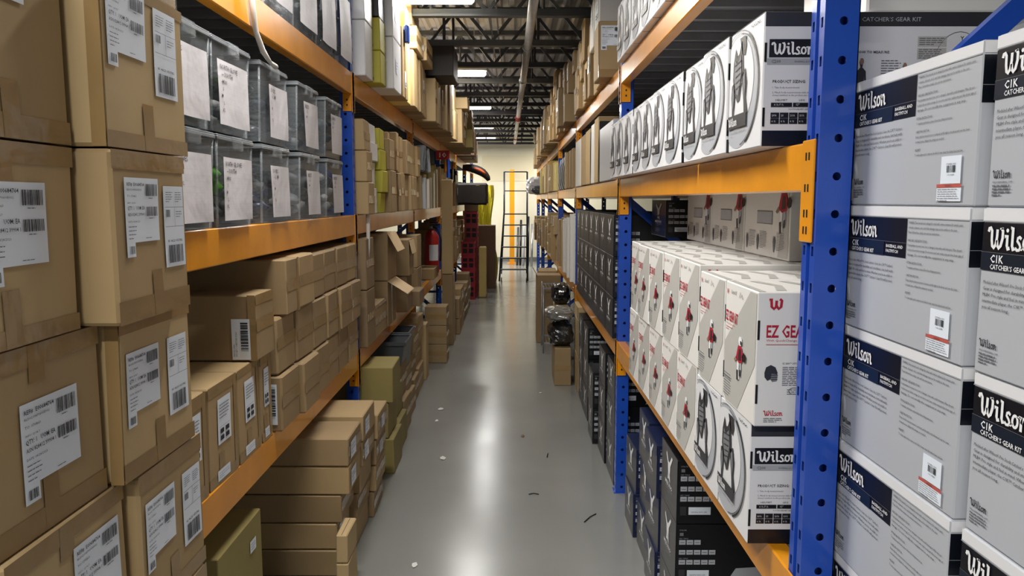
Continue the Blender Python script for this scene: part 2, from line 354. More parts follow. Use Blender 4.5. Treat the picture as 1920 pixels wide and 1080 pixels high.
# ------------------------------------------------------------------ racks
RX, LX = .621, .95
RP = [1.585, 4.48, 7.52, 10.42, 13.4, 16.35, 19.3]
LP = [2.035, 4.67, 7.46, 10.30, 13.2, 16.1, 19.0]
def post_mesh(H_):
    """perforated rack upright: open channel, slots in the face to the aisle, round holes in the sides"""
    m = MB(); D = .07; Wd = .07; p = .0765; n = int(H_ / p)
    # front strips with slots (x = 0 plane); a recessed middle groove
    for (y0, y1, xx) in ((0, .026, 0), (.044, .07, 0)):
        for i in range(n):
            z0 = i * p; z1 = z0 + p; a0 = (y0 + y1) / 2 - .005; a1 = a0 + .010; b0 = z0 + .028; b1 = z0 + .048
            for (ya, yb, za, zb) in ((y0, a0, z0, z1), (a1, y1, z0, z1), (a0, a1, z0, b0), (a0, a1, b1, z1)):
                m.poly([(xx, yb, za), (xx, ya, za), (xx, ya, zb), (xx, yb, zb)], 'blue_paint')
    m.poly([(.006, .044, 0), (.006, .026, 0), (.006, .026, n * p), (.006, .044, n * p)], 'blue_paint')
    for ya in (.026, .044): m.poly([(0, ya, 0), (.006, ya, 0), (.006, ya, n * p), (0, ya, n * p)], 'blue_paint')
    for yy in (0, Wd):
        for i in range(n):
            z0 = i * p; cz = z0 + p / 2; cx = .038; r = .0085; N = 12
            ring = [(cx + r * math.cos(t), yy, cz + r * math.sin(t)) for t in [2 * math.pi * k / N for k in range(N)]]
            sq = []
            for k in range(N):
                t = 2 * math.pi * k / N; c_, s_ = math.cos(t), math.sin(t)
                q = min((D - cx if c_ > 0 else cx) / max(abs(c_), 1e-6), p / 2 / max(abs(s_), 1e-6)); sq.append((cx + c_ * q, yy, cz + s_ * q))
            cor = {1: (D, yy, z0 + p), 4: (0, yy, z0 + p), 7: (0, yy, z0), 10: (D, yy, z0)}
            vs = ring + sq; fs = [(k, (k + 1) % N, N + (k + 1) % N, N + k) for k in range(N)]
            m.mesh(vs, fs, 'blue_paint')
            for (A, B, c_) in ((1, 2, (D, z0 + p)), (4, 5, (0, z0 + p)), (7, 8, (0, z0)), (10, 11, (D, z0))):
                pass
            for cc in ((D, z0 + p), (0, z0 + p), (0, z0), (D, z0)):
                best = sorted(range(N), key=lambda k: (sq[k][0] - cc[0]) ** 2 + (sq[k][2] - cc[1]) ** 2)[:2]
                if abs(best[0] - best[1]) in (1, N - 1): m.poly([sq[best[0]], (cc[0], yy, cc[1]), sq[best[1]]], 'blue_paint')
    for ya in (0, Wd): m.box(D - .002, D, min(ya, ya), ya + (.012 if ya == 0 else -.012), 0, n * p, 'blue_paint')
    m.box(-.01, D + .004, -.008, Wd + .008, 0, .006, 'blue_paint')
    return m
post_o = {}
def rack(side, X0, posts, levels, H_, name_, label):
    s = 1 if side == 'R' else -1
    r = empty('pallet_rack', (s * X0, posts[0], 0)); tag(r, label, 'rack')
    def P(mb_, n_): return mb_.build(n_, r)
    def lx(x): return s * x
    for i, y in enumerate(posts):
        for dx, fl in ((0, 0), (1.0, 1)):
            if 'p' not in post_o: post_o['p'] = o = post_mesh(3.3 if False else 3.15).build('upright_post', r)
            else: o = post_o['p'].copy(); o.parent = r; C.objects.link(o)
            flip = (s < 0) ^ (fl == 1)
            px = lx(dx); o.location = (px, y - posts[0] + (.07 if flip else 0), 0); o.rotation_euler = (0, 0, math.pi if flip else 0)
        yy = y - posts[0] + .051
        for z0 in (.18, 3.0): b = MB(); b.bar((lx(.06), yy, z0), (lx(.94), yy, z0), .03, .04, 'blue_paint'); b.build('cross_brace', r)
        for k, (za, zb) in enumerate(((.25, 1.0), (1.75, 1.0), (1.8, 2.65))):
            b = MB(); b.bar((lx(.05), yy, za), (lx(.95), yy, zb), .03, .045, 'blue_paint'); b.build('diagonal_brace', r)
    for i in range(len(posts) - 1):
        ya = posts[i] - posts[0] + .072; yb = posts[i + 1] - posts[0] - .002
        for (z0, z1) in levels:
            for xx, dd in ((-.003, 1), (.955, 0)):
                b = MB(); x0, x1 = sorted((lx(xx), lx(xx + .048)))
                b.rbox(x0, x1, ya + .002, yb - .002, z0, z1, 'yellow_paint', .004)
                bo = b.build('beam', r)
                if dd:
                    for (pa, pb) in ((ya - .062, ya + .004), (yb - .004, yb + .062)):
                        c_ = MB(); x0, x1 = sorted((lx(-.006), lx(-.0012))); e = z0 - .105; c_.rbox(x0, x1, pa, pb, e, z1 + .004, 'yellow_paint', .002)
                        xs, xe = sorted((lx(-.0075), lx(-.006)))
                        for zz in (z0 - .08, z0 - .045, z0 - .052 + .06, z1 - .03):
                            for q in ((pa + pb) / 2 - .008, (pa + pb) / 2 + .008): c_.box(xs, xe, q - .002, q + .002, zz - .008, zz + .008, 'hole')
                        # return plate on the inside end of the beam
                        xi, xj = sorted((lx(0), lx(.05))); yp = pb if pa < ya else pa
                        c_.box(xi, xj, yp - .002, yp + .002, z0 - .1, z1, 'yellow_paint')
                        for zz in (z0 - .035, z0 - .065): c_.box(lx(.025) - .004, lx(.025) + .004, yp - .0035, yp + .0035, zz - .005, zz + .005, 'hole')
                        c_.build('beam_connector', bo)
            b = MB(); x0, x1 = sorted((lx(.046), lx(.954))); b.box(x0, x1, ya, yb, z1 - .012, z1 - .002, 'deck_steel')
            nb = 14
            for k in range(nb): q = ya + (yb - ya) * (k + .5) / nb; b.box(x0, x1, q - .012, q + .012, z1 - .045, z1 - .013, 'deck_steel')
            b.build('deck_panel', r)
    return r
RL = [(.822, .925), (1.767, 1.87), (2.402, 2.505)]
LL = [(.71, .83), (1.54, 1.66), (2.373, 2.50)]
rack('R', RX, RP, RL, 3.3, 'r', 'blue and yellow steel pallet rack running down the right side of the aisle')
rack('L', LX, LP, LL, 3.3, 'l', 'blue and yellow steel pallet rack running down the left side of the aisle')
RT = [0, .925, 1.87, 2.505]; LT = [0, .83, 1.66, 2.50]
# ------------------------------------------------------------------ printed cartons
def gear_front(f):
    """grey studio picture of leg guards and chest protector inside a big double arc"""
    W, H = f.W, f.H
    f.clip = True
    f.disk(W * .30, H * .50, W * .60, H * .475, 'silver_print', 1, 44); f.disk(W * .26, H * .56, W * .50, H * .38, 'white_box', 2, 40)
    f.ring(W * .30, H * .50, W * .625, H * .485, .0062, 'black_print', 3, -66, 62); f.ring(W * .30, H * .50, W * .59, H * .460, .0022, 'dark_print', 3, -80, 85)
    f.ring(W * .30, H * .50, W * .625, H * .485, .0022, 'mid_print', 3, 62, 115); f.clip = False
    s = (W, H)
    f.poly([(.14, .74), (.20, .86), (.26, .78), (.32, .80), (.40, .90), (.44, .78), (.47, .62), (.40, .52), (.36, .42), (.30, .40), (.22, .46), (.13, .60)], 'dark_print', 4, s)
    f.poly([(.20, .76), (.27, .72), (.38, .78), (.41, .64), (.33, .46), (.25, .48), (.18, .62)], 'mid_print', 5, s)
    for k in range(5): f.poly([(.20 + .01 * k, .72 - .05 * k), (.40 - .01 * k, .74 - .05 * k), (.40 - .01 * k, .73 - .05 * k), (.20 + .01 * k, .71 - .05 * k)], 'dark_print', 6, s)
    f.poly([(.10, .56), (.18, .58), (.22, .50), (.20, .38), (.17, .28), (.13, .26), (.12, .36), (.09, .46)], 'dark_print', 4, s)
    f.poly([(.12, .52), (.17, .54), (.19, .46), (.17, .36), (.13, .38)], 'mid_print', 5, s)
    f.poly([(.42, .62), (.52, .66), (.58, .54), (.56, .42), (.60, .34), (.62, .30), (.56, .27), (.51, .30), (.49, .40), (.45, .50)], 'dark_print', 4, s)
    f.poly([(.46, .60), (.52, .62), (.54, .50), (.52, .42), (.49, .48)], 'mid_print', 5, s)
    f.poly([(.33, .92), (.50, .92), (.54, .84), (.50, .76), (.42, .78), (.38, .84)], 'dark_print', 4, s)
    f.rect(W * .02, H * .195, W * .60, H * .305, 'dark_print', 6); f.script(W * .05, H * .215, H * .068, 'white_print', 7)
    f.text('CATCHER’S GEAR KIT', W * .08, H * .155, H * .017, 'mid_print', 4, W * .5); f.text('YOUTH', W * .08, H * .125, H * .013, 'mid_print', 4)
    f.stroke([(.66, .955), (.68, .935), (.70, .96), (.71, .93), (.74, .95), (.76, .935), (.78, .965), (.80, .93), (.84, .95), (.87, .935), (.91, .95)], .008, 'ink', 3, W, (0, H * .955 - W * .945 + H * .0))
def gear_box():
    d, w_, h = .53, .262, .298; m = MB(); m.rbox(0, d, 0, w_, 0, h, 'white_box', .003); F_ = faces(m, d, w_, h)
    gear_front(F_['front'])
    for f in (F_['ny'], F_['py']):
        f.rect(.002, h - .032, d - .002, h - .001, 'dark_print', 1); f.rect(.002, .001, d - .002, .036, 'navy_print', 1)
        f.rect(.012, .198, .165, .238, 'black_print', 1); f.script(.018, .204, .027, 'white_print', 2)
        f.rect(.008, .182, .16, .196, 'ink_faint', 1); f.text('C200', .018, .186, .007, 'ink', 2); f.text('BASEBALL & SOFTBALL', .07, .187, .004, 'ink_soft', 2)
        f.text('PRODUCT SIZING:', .022, .142, .0065, 'ink', 2, .075, .012); f.text('1. Take body measurements', .022, .130, .004, 'ink_soft', 2)
        f.text('2. Match body measurements with the', .022, .119, .004, 'ink_soft', 2); f.text('closest numbers in the product size chart', .022, .113, .004, 'ink_soft', 2)
        f.text('HELMET            LEG            CHEST', .030, .102, .004, 'ink', 2, .115)
        f.rect(.02, .088, .17, .0885, 'ink', 2); 
        for k in range(3): f.rect(.020 + .05 * k, .089, .068 + .05 * k, .098, 'black_print', 2); f.text(('6 ½-7 ½', '12″', '13″')[k], .027 + .05 * k, .0915, .0045, 'white_print', 3)
        f.text('YOUTH HELMET SIZES', .06, .082, .0035, 'ink', 2)
        for r_ in range(2):
            for k in range(7): f.rect(.020 + .021 * k, .064 - .013 * r_, .0395 + .021 * k, .076 - .013 * r_, 'black_print', 2); f.text(('20¾', '21', '21¼', '21½', '21¾', '22', '22½')[k] if r_ == 0 else '6 ½', .0225 + .021 * k, .0675 - .013 * r_, .0045, 'white_print', 3)
        for z_ in (.188, .045): f.rect(.001, z_, .0065, z_ + .042, 'hole', 3)
        f.text('YOUTH CATCHER’S GEAR KIT', .165, h - .0215, .0095, 'silver_print', 2, .185)
        f.text('HOW TO MEASURE:', .208, .207, .0055, 'ink', 2, .075, .012)
        for (px_, sc) in ((.226, .135), (.325, .125)):       # the two printed measuring figures
            q = [(0, .16), (.05, .18), (.10, .36), (.13, .62), (.15, .78), (.24, .83), (.26, .84), (.25, .88), (.22, .93), (.26, .99), (.34, .99), (.37, .93), (.34, .88), (.33, .84), (.36, .83), (.45, .78), (.48, .60), (.50, .40), (.45, .42), (.42, .58), (.40, .70), (.40, .48), (.42, .30), (.40, .14), (.42, .02), (.34, .02), (.33, .20), (.30, .42), (.27, .20), (.24, .02), (.14, .02), (.18, .12), (.17, .30), (.18, .50), (.17, .66), (.12, .50), (.07, .38), (.02, .40)]
            f.poly([(x * .8, y) for x, y in q[3:]], 'dark_print', 2, (sc * .62, sc), (px_ - .025, .062))
            f.disk(px_ - .025 + .30 * .8 * sc * .62, .062 + sc * .94, sc * .035, sc * .055, 'skin_print', 3, 12)
        f.lines(.265, .19, .045, 7, .0055, seed=4); f.lines(.365, .19, .045, 7, .0055, seed=5)
        f.rect(.345, .222, .41, .244, 'grey_print', 1); f.lines(.348, .239, .058, 4, .0045, seed=6, k=2); f.rect(.345, .194, .41, .219, 'grey_print', 1); f.lines(.348, .214, .058, 5, .0045, seed=7, k=2)
        f.text('Youth', .44, .235, .010, 'ink', 2); f.ring(.44, .17, .06, .085, .0015, 'mid_print', 1)
        f.poly([(.12, .2), (.5, .95), (.85, .6), (.7, .1)], 'mid_print', 1, (.05, .12), (.42, .05))
    f = F_['top']; f.rect(.001, .001, w_ - .001, .02, 'grey_print', 1)
    return m
def player(f, x, y, s):
    k = (s * 1.45, s); x -= .2 * s
    f.poly([(.36, .42), (.46, .46), (.44, .22), (.48, .02), (.40, .0), (.36, .2)], 'white_print', 3, k, (x, y)); f.poly([(.44, .46), (.56, .42), (.58, .26), (.54, .12), (.48, .14), (.50, .28)], 'ink_faint', 3, k, (x, y))
    f.poly([(.34, .20), (.42, .22), (.44, .0), (.36, -.02)], 'dark_print', 4, k, (x, y)); f.poly([(.50, .24), (.56, .26), (.55, .10), (.49, .10)], 'dark_print', 4, k, (x, y))
    f.poly([(.30, .46), (.40, .76), (.56, .76), (.64, .60), (.60, .42), (.44, .38)], 'red_print', 4, k, (x, y)); f.poly([(.42, .44), (.46, .70), (.54, .70), (.56, .46)], 'dark_print', 5, k, (x, y))
    f.disk(x + .72 * s, y + .87 * s, .13 * s, .10 * s, 'white_print', 4, 12); f.rect(x + .74 * s, y + .80 * s, x + .84 * s, y + .88 * s, 'dark_print', 5)
    f.poly([(.60, .56), (.70, .68), (.80, .62), (.78, .50), (.68, .46)], 'black_print', 5, k, (x, y)); f.poly([(.30, .5), (.2, .4), (.26, .36), (.36, .44)], 'skin_print', 4, k, (x, y))
def ez_box(d=.53, w_=.262, h=.315):
    m = MB(); m.rbox(0, d, 0, w_, 0, h, 'cream_box', .0025); F_ = faces(m, d, w_, h)
    f = F_['front']; W, H = w_, h; s = (W, H)
    f.poly([(.02, .06), (.02, .50), (.80, .985), (.985, .985), (.985, .46), (.50, .02), (.1, .02)], 'grey_print', 1, s)
    f.text('W', W * .05, H * .90, H * .045, 'red_print', 2, W * .07, .02)
    f.text('EZ GEAR KIT', W * .04, H * .685, H * .085, 'red_print', 2, W * .40, .025); f.text('With QuickChange Helmet', W * .05, H * .655, H * .015, 'rust_print', 2, W * .30)
    f.lines(W * .05, H * .63, W * .26, 2, .006, 'rust_print', seed=3)
    player(f, W * .34, H * .26, H * .36)
    f.lines(W * .03, H * .24, W * .26, 9, H * .022, 'ink_soft', seed=8, h=.002); f.text('Advanced technology', W * .04, H * .21, H * .016, 'ink', 3)
    f.stroke([(.2, .9), (.22, .935), (.24, .90), (.27, .925), (.29, .9), (.33, .93), (.35, .9), (.38, .94)], .008, 'ink', 2, W, (0, H * .93 - W * .92)); f.stroke([(.47, .89), (.50, .95), (.52, .90), (.55, .93), (.58, .89)], .008, 'ink', 2, W, (0, H * .925 - W * .92))
    for f in (F_['ny'], F_['py']):
        f.stroke([(0, 1.0), (.22, 1.02), (.26, .3), (.5, .08), (.72, .3), (.76, .95)], .28, 'red_print', 2, .022, (.026, h - .04)); f.stroke([(.76, .4), (1.0, .08), (1.24, .3), (1.3, .95), (1.1, 1.1)], .28, 'red_print', 2, .022, (.026, h - .04)); f.rect(.026, h - .018, .034, h - .0145, 'red_print', 2); f.rect(.038, h - .018, .056, h - .0145, 'red_print', 2) if False else None
        f.text('EZ GEAR KIT', .022, h - .104, .029, 'red_print', 2, .145, .02); f.text('With QuickChange Helmet Straps', .022, h - .114, .0055, 'rust_print', 2, .125); f.rect(.022, h - .122, .15, h - .1205, 'rust_print', 2)
        s = (.036, .042); at = (.017, .105)
        f.poly([(.1, .55), (.2, .85), (.5, .98), (.8, .85), (.95, .55), (.9, .4), (.6, .42), (.55, .2), (.3, .1), (.12, .3)], 'dark_print', 2, s, at); f.poly([(.55, .5), (.95, .45), (.9, .1), (.6, .05), (.5, .2)], 'mid_print', 3, s, at)
        for q in (.15, .27, .39): f.poly([(.5, q), (.95, q + .03), (.95, q + .06), (.5, q + .03)], 'black_print', 4, s, at)
        f.text('EZ GEAR™ CATCHER’S HELMET', .062, .148, .004, 'ink', 2, .06); f.lines(.062, .14, .07, 11, .0042, seed=12); f.ring(.09, .085, .012, .008, .001, 'ink', 2); f.lines(.074, .087, .05, 3, .005, seed=13)
        f.script(.022, .026, .0125, 'red_print', 2); f.lines(.022, .019, .05, 3, .004, seed=14)
        for z_ in (.055, .205): f.rect(.001, z_, .0065, z_ + .045, 'hole', 3)
    f = F_['top']
    f.rect(.004, .004, w_ - .004, .02, 'grey_print', 1)
    for k in range(6): f.poly([(.1, 0), (.5, .06), (.9, 0), (.9, .05), (.5, .1), (.1, .05)], 'grey_print', 1, (w_, .5), (0, .05 + .075 * k))
    return m
def ez_back():
    """the same carton turned to show its wide printed side"""
    d, w_, h = .315, .46, .255; m = MB(); m.rbox(0, d, 0, w_, 0, h, 'cream_box', .0025); f = faces(m, d, w_, h)['front']; f.o = f.o + Vector((0, 0, -.035))
    f.poly([(.78, .16), (.98, .16), (.98, 1.12), (.92, 1.12)], 'grey_print', 1, (w_, h))
    f.text('EZ GEAR KIT', .02, .275, .018, 'red_print', 2, .09, .02); f.lines(.02, .262, .10, 2, .005, 'rust_print', seed=31)
    f.text('ONE SYSTEM', .17, .28, .005, 'ink', 2); f.lines(.17, .272, .08, 3, .005, seed=32)
    f.rect(.14, .145, .30, .19, 'mid_print', 1); f.rect(.143, .148, .297, .187, 'silver_print', 2); player(f, .32, .12, .17)
    for i, x in enumerate((.02, .14, .31)):
        f.poly([(.3, .0), (.6, .0), (.9, .6), (.7, 1), (.45, .8), (.2, 1), (.05, .6)], 'dark_print', 2, (.03, .055), (x, .055)); f.lines(x + .036, .118, .075, 12, .005, seed=33 + i)
    return m
def c1k_box():
    d, w_, h = .34, .428, .2475; m = MB(); m.rbox(0, d, 0, w_, 0, h, 'silver_print', .0025); F_ = faces(m, d, w_, h); f = F_['front']
    f.rect(.001, h - .019, w_ - .001, h - .0015, 'white_box', 1); f.rect(.001, h - .0205, w_ - .001, h - .019, 'ink_faint', 2)
    f.rect(.002, h - .092, .240, h - .022, 'navy_print', 1); f.rect(.002, h - .092, .16, h - .066, 'navy_soft', 2); f.rect(.002, h - .0655, .240, h - .065, 'mid_print', 2)
    f.script(.018, h - .060, .032, 'white_print', 3); f.text('C1K', .026, h - .0795, .0115, 'white_print', 3, None, .02); f.text('CATCHER’S GEAR KIT', .026, h - .0895, .0075, 'white_print', 3, .095, .015)
    f.text('BASEBALL AND', .170, h - .076, .006, 'white_print', 3, .062, .01); f.text('FASTPITCH', .170, h - .085, .006, 'white_print', 3, .045, .01)
    P_ = ['Modeled after Wilson® Pro Stock Catcher’s Gear, the C1K™ Catcher’s', 'Gear is designed for durability and sturdiness, but built with', 'MLB® Pro style and feel in mind. Whether you’re an adult or', 'intermediate player, the C1K™ Catcher’s Gear Kit will protect', 'you all season long.']
    Wd = [.186, .186, .186, .186, .062]
    for i, t in enumerate(P_): f.text(t, .012, h - .112 - .0092 * i, .0052, 'ink', 2, Wd[i])
    f.script(.012, h - .206, .0115, 'ink', 2); f.text('WILSONBASEBALL.COM', .012, h - .213, .0028, 'ink', 2, .045); f.lines(.012, h - .218, .045, 4, .0045, 'ink_soft', .0022, 41)
    T = [(0, 'WARNING: These materials can be damaged by contact with common substances (for example, paints,', .165), (1, 'solvents, cleaners, etc.), and that damage may not be visible to the user.', .15), (2, 'Please follow these simple care and use instructions.', .10),
         (3.7, 'HEAD AND CARE INSTRUCTIONS', .062), (4.7, 'If any hardware becomes loose, lost or damaged, clean with a mild detergent. Wipe dry and', .165), (5.7, 'let dry in the air before storage. Do not store near heat; replace any part that shows signs of', .17), (6.7, 'damage. Do not modify the equipment in any way.', .145),
         (8.4, 'FITTING INSTRUCTIONS', .05), (9.4, 'To maximize performance please follow these fitting instructions.', .11), (11.1, 'CHEST PROTECTOR', .042), (12.1, 'Ensure that the chest protector is centered, and fits tight to the throat and over the lower', .16), (13.1, 'stomach area. Adjust the straps as needed.', .09), (14.8, 'HELMET', .018), (15.8, 'To reduce glare and to improve the field of view, wear the helmet level and low.', .145)]
    for r_, t, wd in T: f.text(t, .247, h - .030 - .0088 * r_ * .95, .0042, 'ink', 2, wd)
    f.rect(.335, .036, .392, .080, 'paper', 3, 1); f.text('193456 001', .352, .066, .0028, 'ink', 4, .026); f.barcode(.353, .054, .024, .011, 'ink', 5, 4); f.text('US SIZE', .355, .049, .0024, 'ink', 4, .02)
    f.rect(.326, .030, .396, .0355, 'rust_print', 4); f.text('WARNING', .352, .0315, .0028, 'ink', 5); f.rect(.326, .008, .396, .030, 'paper', 3); f.lines(.329, .0265, .062, 6, .0036, 'ink_faint', .0014, 44, 4)
    for g in (F_['ny'], F_['py']):
        g.rect(.001, h - .019, d - .001, h - .0015, 'white_box', 1); g.rect(.001, h - .092, d - .001, h - .022, 'navy_print', 1); g.rect(.001, h - .0665, d - .001, h - .0655, 'mid_print', 2); g.script(.03, h - .055, .03, 'white_print', 2)
    return m
def fork_mark(f, cx, cy, s, m_='white_print', k=3, sx=None):
    sx = sx or s
    """forked running-bird emblem"""
    for q in ([(-.62, .78), (-.52, 1.0), (-.12, .42), (-.2, .12)], [(-.2, .12), (-.12, .42), (.16, .42), (.24, .12)], [(.24, .12), (.10, .42), (.58, 1.05), (.74, .95)], [(-.24, .14), (.28, .14), (.22, -.4), (-.17, -.4)], [(-.17, -.4), (.22, -.4), (.30, -1.02), (.06, -.80)], [(-.17, -.4), (.22, -.4), (.06, -.80), (-.26, -.88)]): f.poly(q[::1], m_, k, (sx, s), (cx, cy))
def black_box(d, w_, h, front='carbon_box', side='black_box', chips=True, accent=None):
    m = MB(); m.rbox(0, d, 0, w_, 0, h, side, .002); F_ = faces(m, d, w_, h); f = F_['front']
    f.rect(.003, .003, w_ - .003, h - .003, front, 1)
    for a in ((0, 0, w_, .002), (0, h - .002, w_, h), (0, 0, .002, h), (w_ - .002, 0, w_, h)): f.rect(*a, 'mid_print', 2)
    if accent: f.poly([(.0, .5), (1, .8), (1, 1), (0, 1)], accent, 2, (w_, h))
    fork_mark(f, w_ * .50, h * .68, h * .225, sx=w_ * .29)
    f.text('MIZUNO', w_ * .28, h * .37, h * .065, 'white_print', 3, w_ * .44, .015)
    f.text('CATCHER’S GEAR SET', w_ * .30, h * .32, h * .03, 'ink_faint', 3, w_ * .42); f.text('YOUTH', w_ * .42, h * .26, h * .03, 'ink_faint', 3)
    f.lines(w_ * .3, h * .2, w_ * .4, 3, h * .04, 'mid_print', .002, 51, 3)
    if chips:
        for g in (F_['ny'], F_['py']):
            g.text('COLOR', .012, h * .90, .006, 'ink_faint', 2); g.rect(.014, h * .82, .028, h * .87, 'mid_print', 2)
            for r_, (nc, zz) in enumerate(((3, .68), (5, .52), (5, .36))):
                g.text('SIZE / TAILLE', .012, h * (zz + .09), .0045, 'ink_faint', 2) if r_ != 1 else None
                for c_ in range(nc): g.rect(.012 + .029 * c_, h * zz, .037 + .029 * c_, h * (zz + .075), 'silver_print', 2); g.rect(.016 + .029 * c_, h * (zz + .03), .033 + .029 * c_, h * (zz + .04), 'ink_soft', 3)
            g.rect(.012, h * .14, .036, h * .28, 'dark_print', 2); g.rect(.045, h * .15, .13, h * .27, 'paper', 2); g.text('330396.9091.SM', .055, h * .18, .006, 'ink', 3, .06)
            g.poly([(.25, .05), (.6, .3), (.62, .36), (.3, .3)], 'silver_print', 2, (d * 1.5, h))
    return m
# ------------------------------------------------------------------ plain cartons with tape and stickers
def big_label(m, f, a, b, wd, h, seed, tail=True):
    """white freight label: text on the left, three code blocks on the right"""
    f.rect(a, b, a + wd, b + h, 'paper', 3, 4)
    if tail: f.rect(a, b - h * .22, a + wd * .25, b + .001, 'paper', 3, 2); f.barcode(a + wd * .05, b - h * .17, wd * .15, h * .12, 'ink', seed, 5)
    T = [('REF#  E00684764', .90, .5, .055, .012), ('BLD0219870600E002', .83, .42, .03, 0), ('TO: 070860', .73, .26, .035, 0), ('INFO: QUILT', .63, .24, .025, 0), ('QTY: 1   UOM: EA', .535, .5, .06, .01), ('ASN 828412 39904 1', .44, .5, .05, .008), ('DATE: 04/28/2023', .34, .34, .03, 0)]
    for t, y, ww, hh, bo in T: f.text(t, a + wd * .05, b + h * y - h * .03, h * hh, 'ink', 5, wd * ww, bo)
    f.lines(a + wd * .05, b + h * .24, wd * .25, 4, h * .06, 'ink_soft', h * .012, seed, 5)
    for y, hh in ((.72, .19), (.40, .15)): f.barcode(a + wd * .60, b + h * y, wd * .34, h * hh, 'ink', seed + int(y * 9), 5); f.lines(a + wd * .68, b + h * (y - .04), wd * .2, 1, .01, 'ink_soft', h * .012, seed, 5)
    f.lines(a + wd * .55, b + h * .05, wd * .3, 1, .01, 'ink_soft', h * .01, seed, 5)
def tall_label(m, f, a, b, wd, h, seed):
    f.rect(a, b, a + wd, b + h, 'paper', 3, 4)
    f.lines(a + wd * .08, b + h * .92, wd * .36, 5, h * .028, 'ink_soft', h * .008, seed, 5); f.lines(a + wd * .55, b + h * .92, wd * .36, 5, h * .028, 'ink_soft', h * .008, seed + 1, 5)
    f.rect(a + wd * .03, b + h * .74, a + wd * .97, b + h * .745, 'ink_soft', 5); f.rect(a + wd * .5, b + h * .5, a + wd * .51, b + h * .745, 'ink_soft', 5); f.rect(a + wd * .03, b + h * .5, a + wd * .97, b + h * .505, 'ink_soft', 5)
    f.barcode(a + wd * .08, b + h * .62, wd * .2, h * .09, 'ink', seed + 3, 5); f.lines(a + wd * .57, b + h * .68, wd * .3, 3, h * .03, 'ink_soft', h * .008, seed, 5)
    f.text('81 4623 053782', a + wd * .12, b + h * .31, h * .03, 'ink', 5, wd * .72, .01); f.barcode(a + wd * .15, b + h * .05, wd * .70, h * .22, 'ink', seed + 5, 5)
def strip_label(m, f, a, b, wd, h, seed):
    f.rect(a, b, a + wd, b + h, 'paper', 3, 2); f.barcode(a + wd * .5, b + h * .22, wd * .4, h * .70, 'ink', seed, 5, True)
    f.text('1PC SET / CARTON 22061', a + wd * .30, b + h * .08, wd * .10, 'ink', 5, h * .6, 0, math.pi / 2); f.text('MADE IN CHINA', a + wd * .16, b + h * .08, wd * .08, 'ink', 5, h * .3, 0, math.pi / 2)
def note_label(m, f, a, b, wd, h, seed):
    f.rect(a, b, a + wd, b + h, 'paper', 3, 2); f.lines(a + wd * .1, b + h * .85, wd * .8, 5, h * .07, 'ink_soft', h * .02, seed, 5); f.rect(a + wd * .1, b + h * .38, a + wd * .9, b + h * .385, 'ink_soft', 5)
    for i in range(2):
        for j in range(2): f.rect(a + wd * (.15 + .4 * i), b + h * (.08 + .15 * j), a + wd * (.42 + .4 * i), b + h * (.18 + .15 * j), 'ink', 5)
def slip_label(m, f, a, b, wd, h, seed): f.rect(a, b, a + wd, b + h, 'paper', 3, 2); f.lines(a + wd * .1, b + h * .7, wd * .8, 3, h * .22, 'ink_faint', h * .06, seed, 5)
LAB = {'big': big_label, 'tall': tall_label, 'strip': strip_label, 'note': note_label, 'slip': slip_label}
_cn = [0]
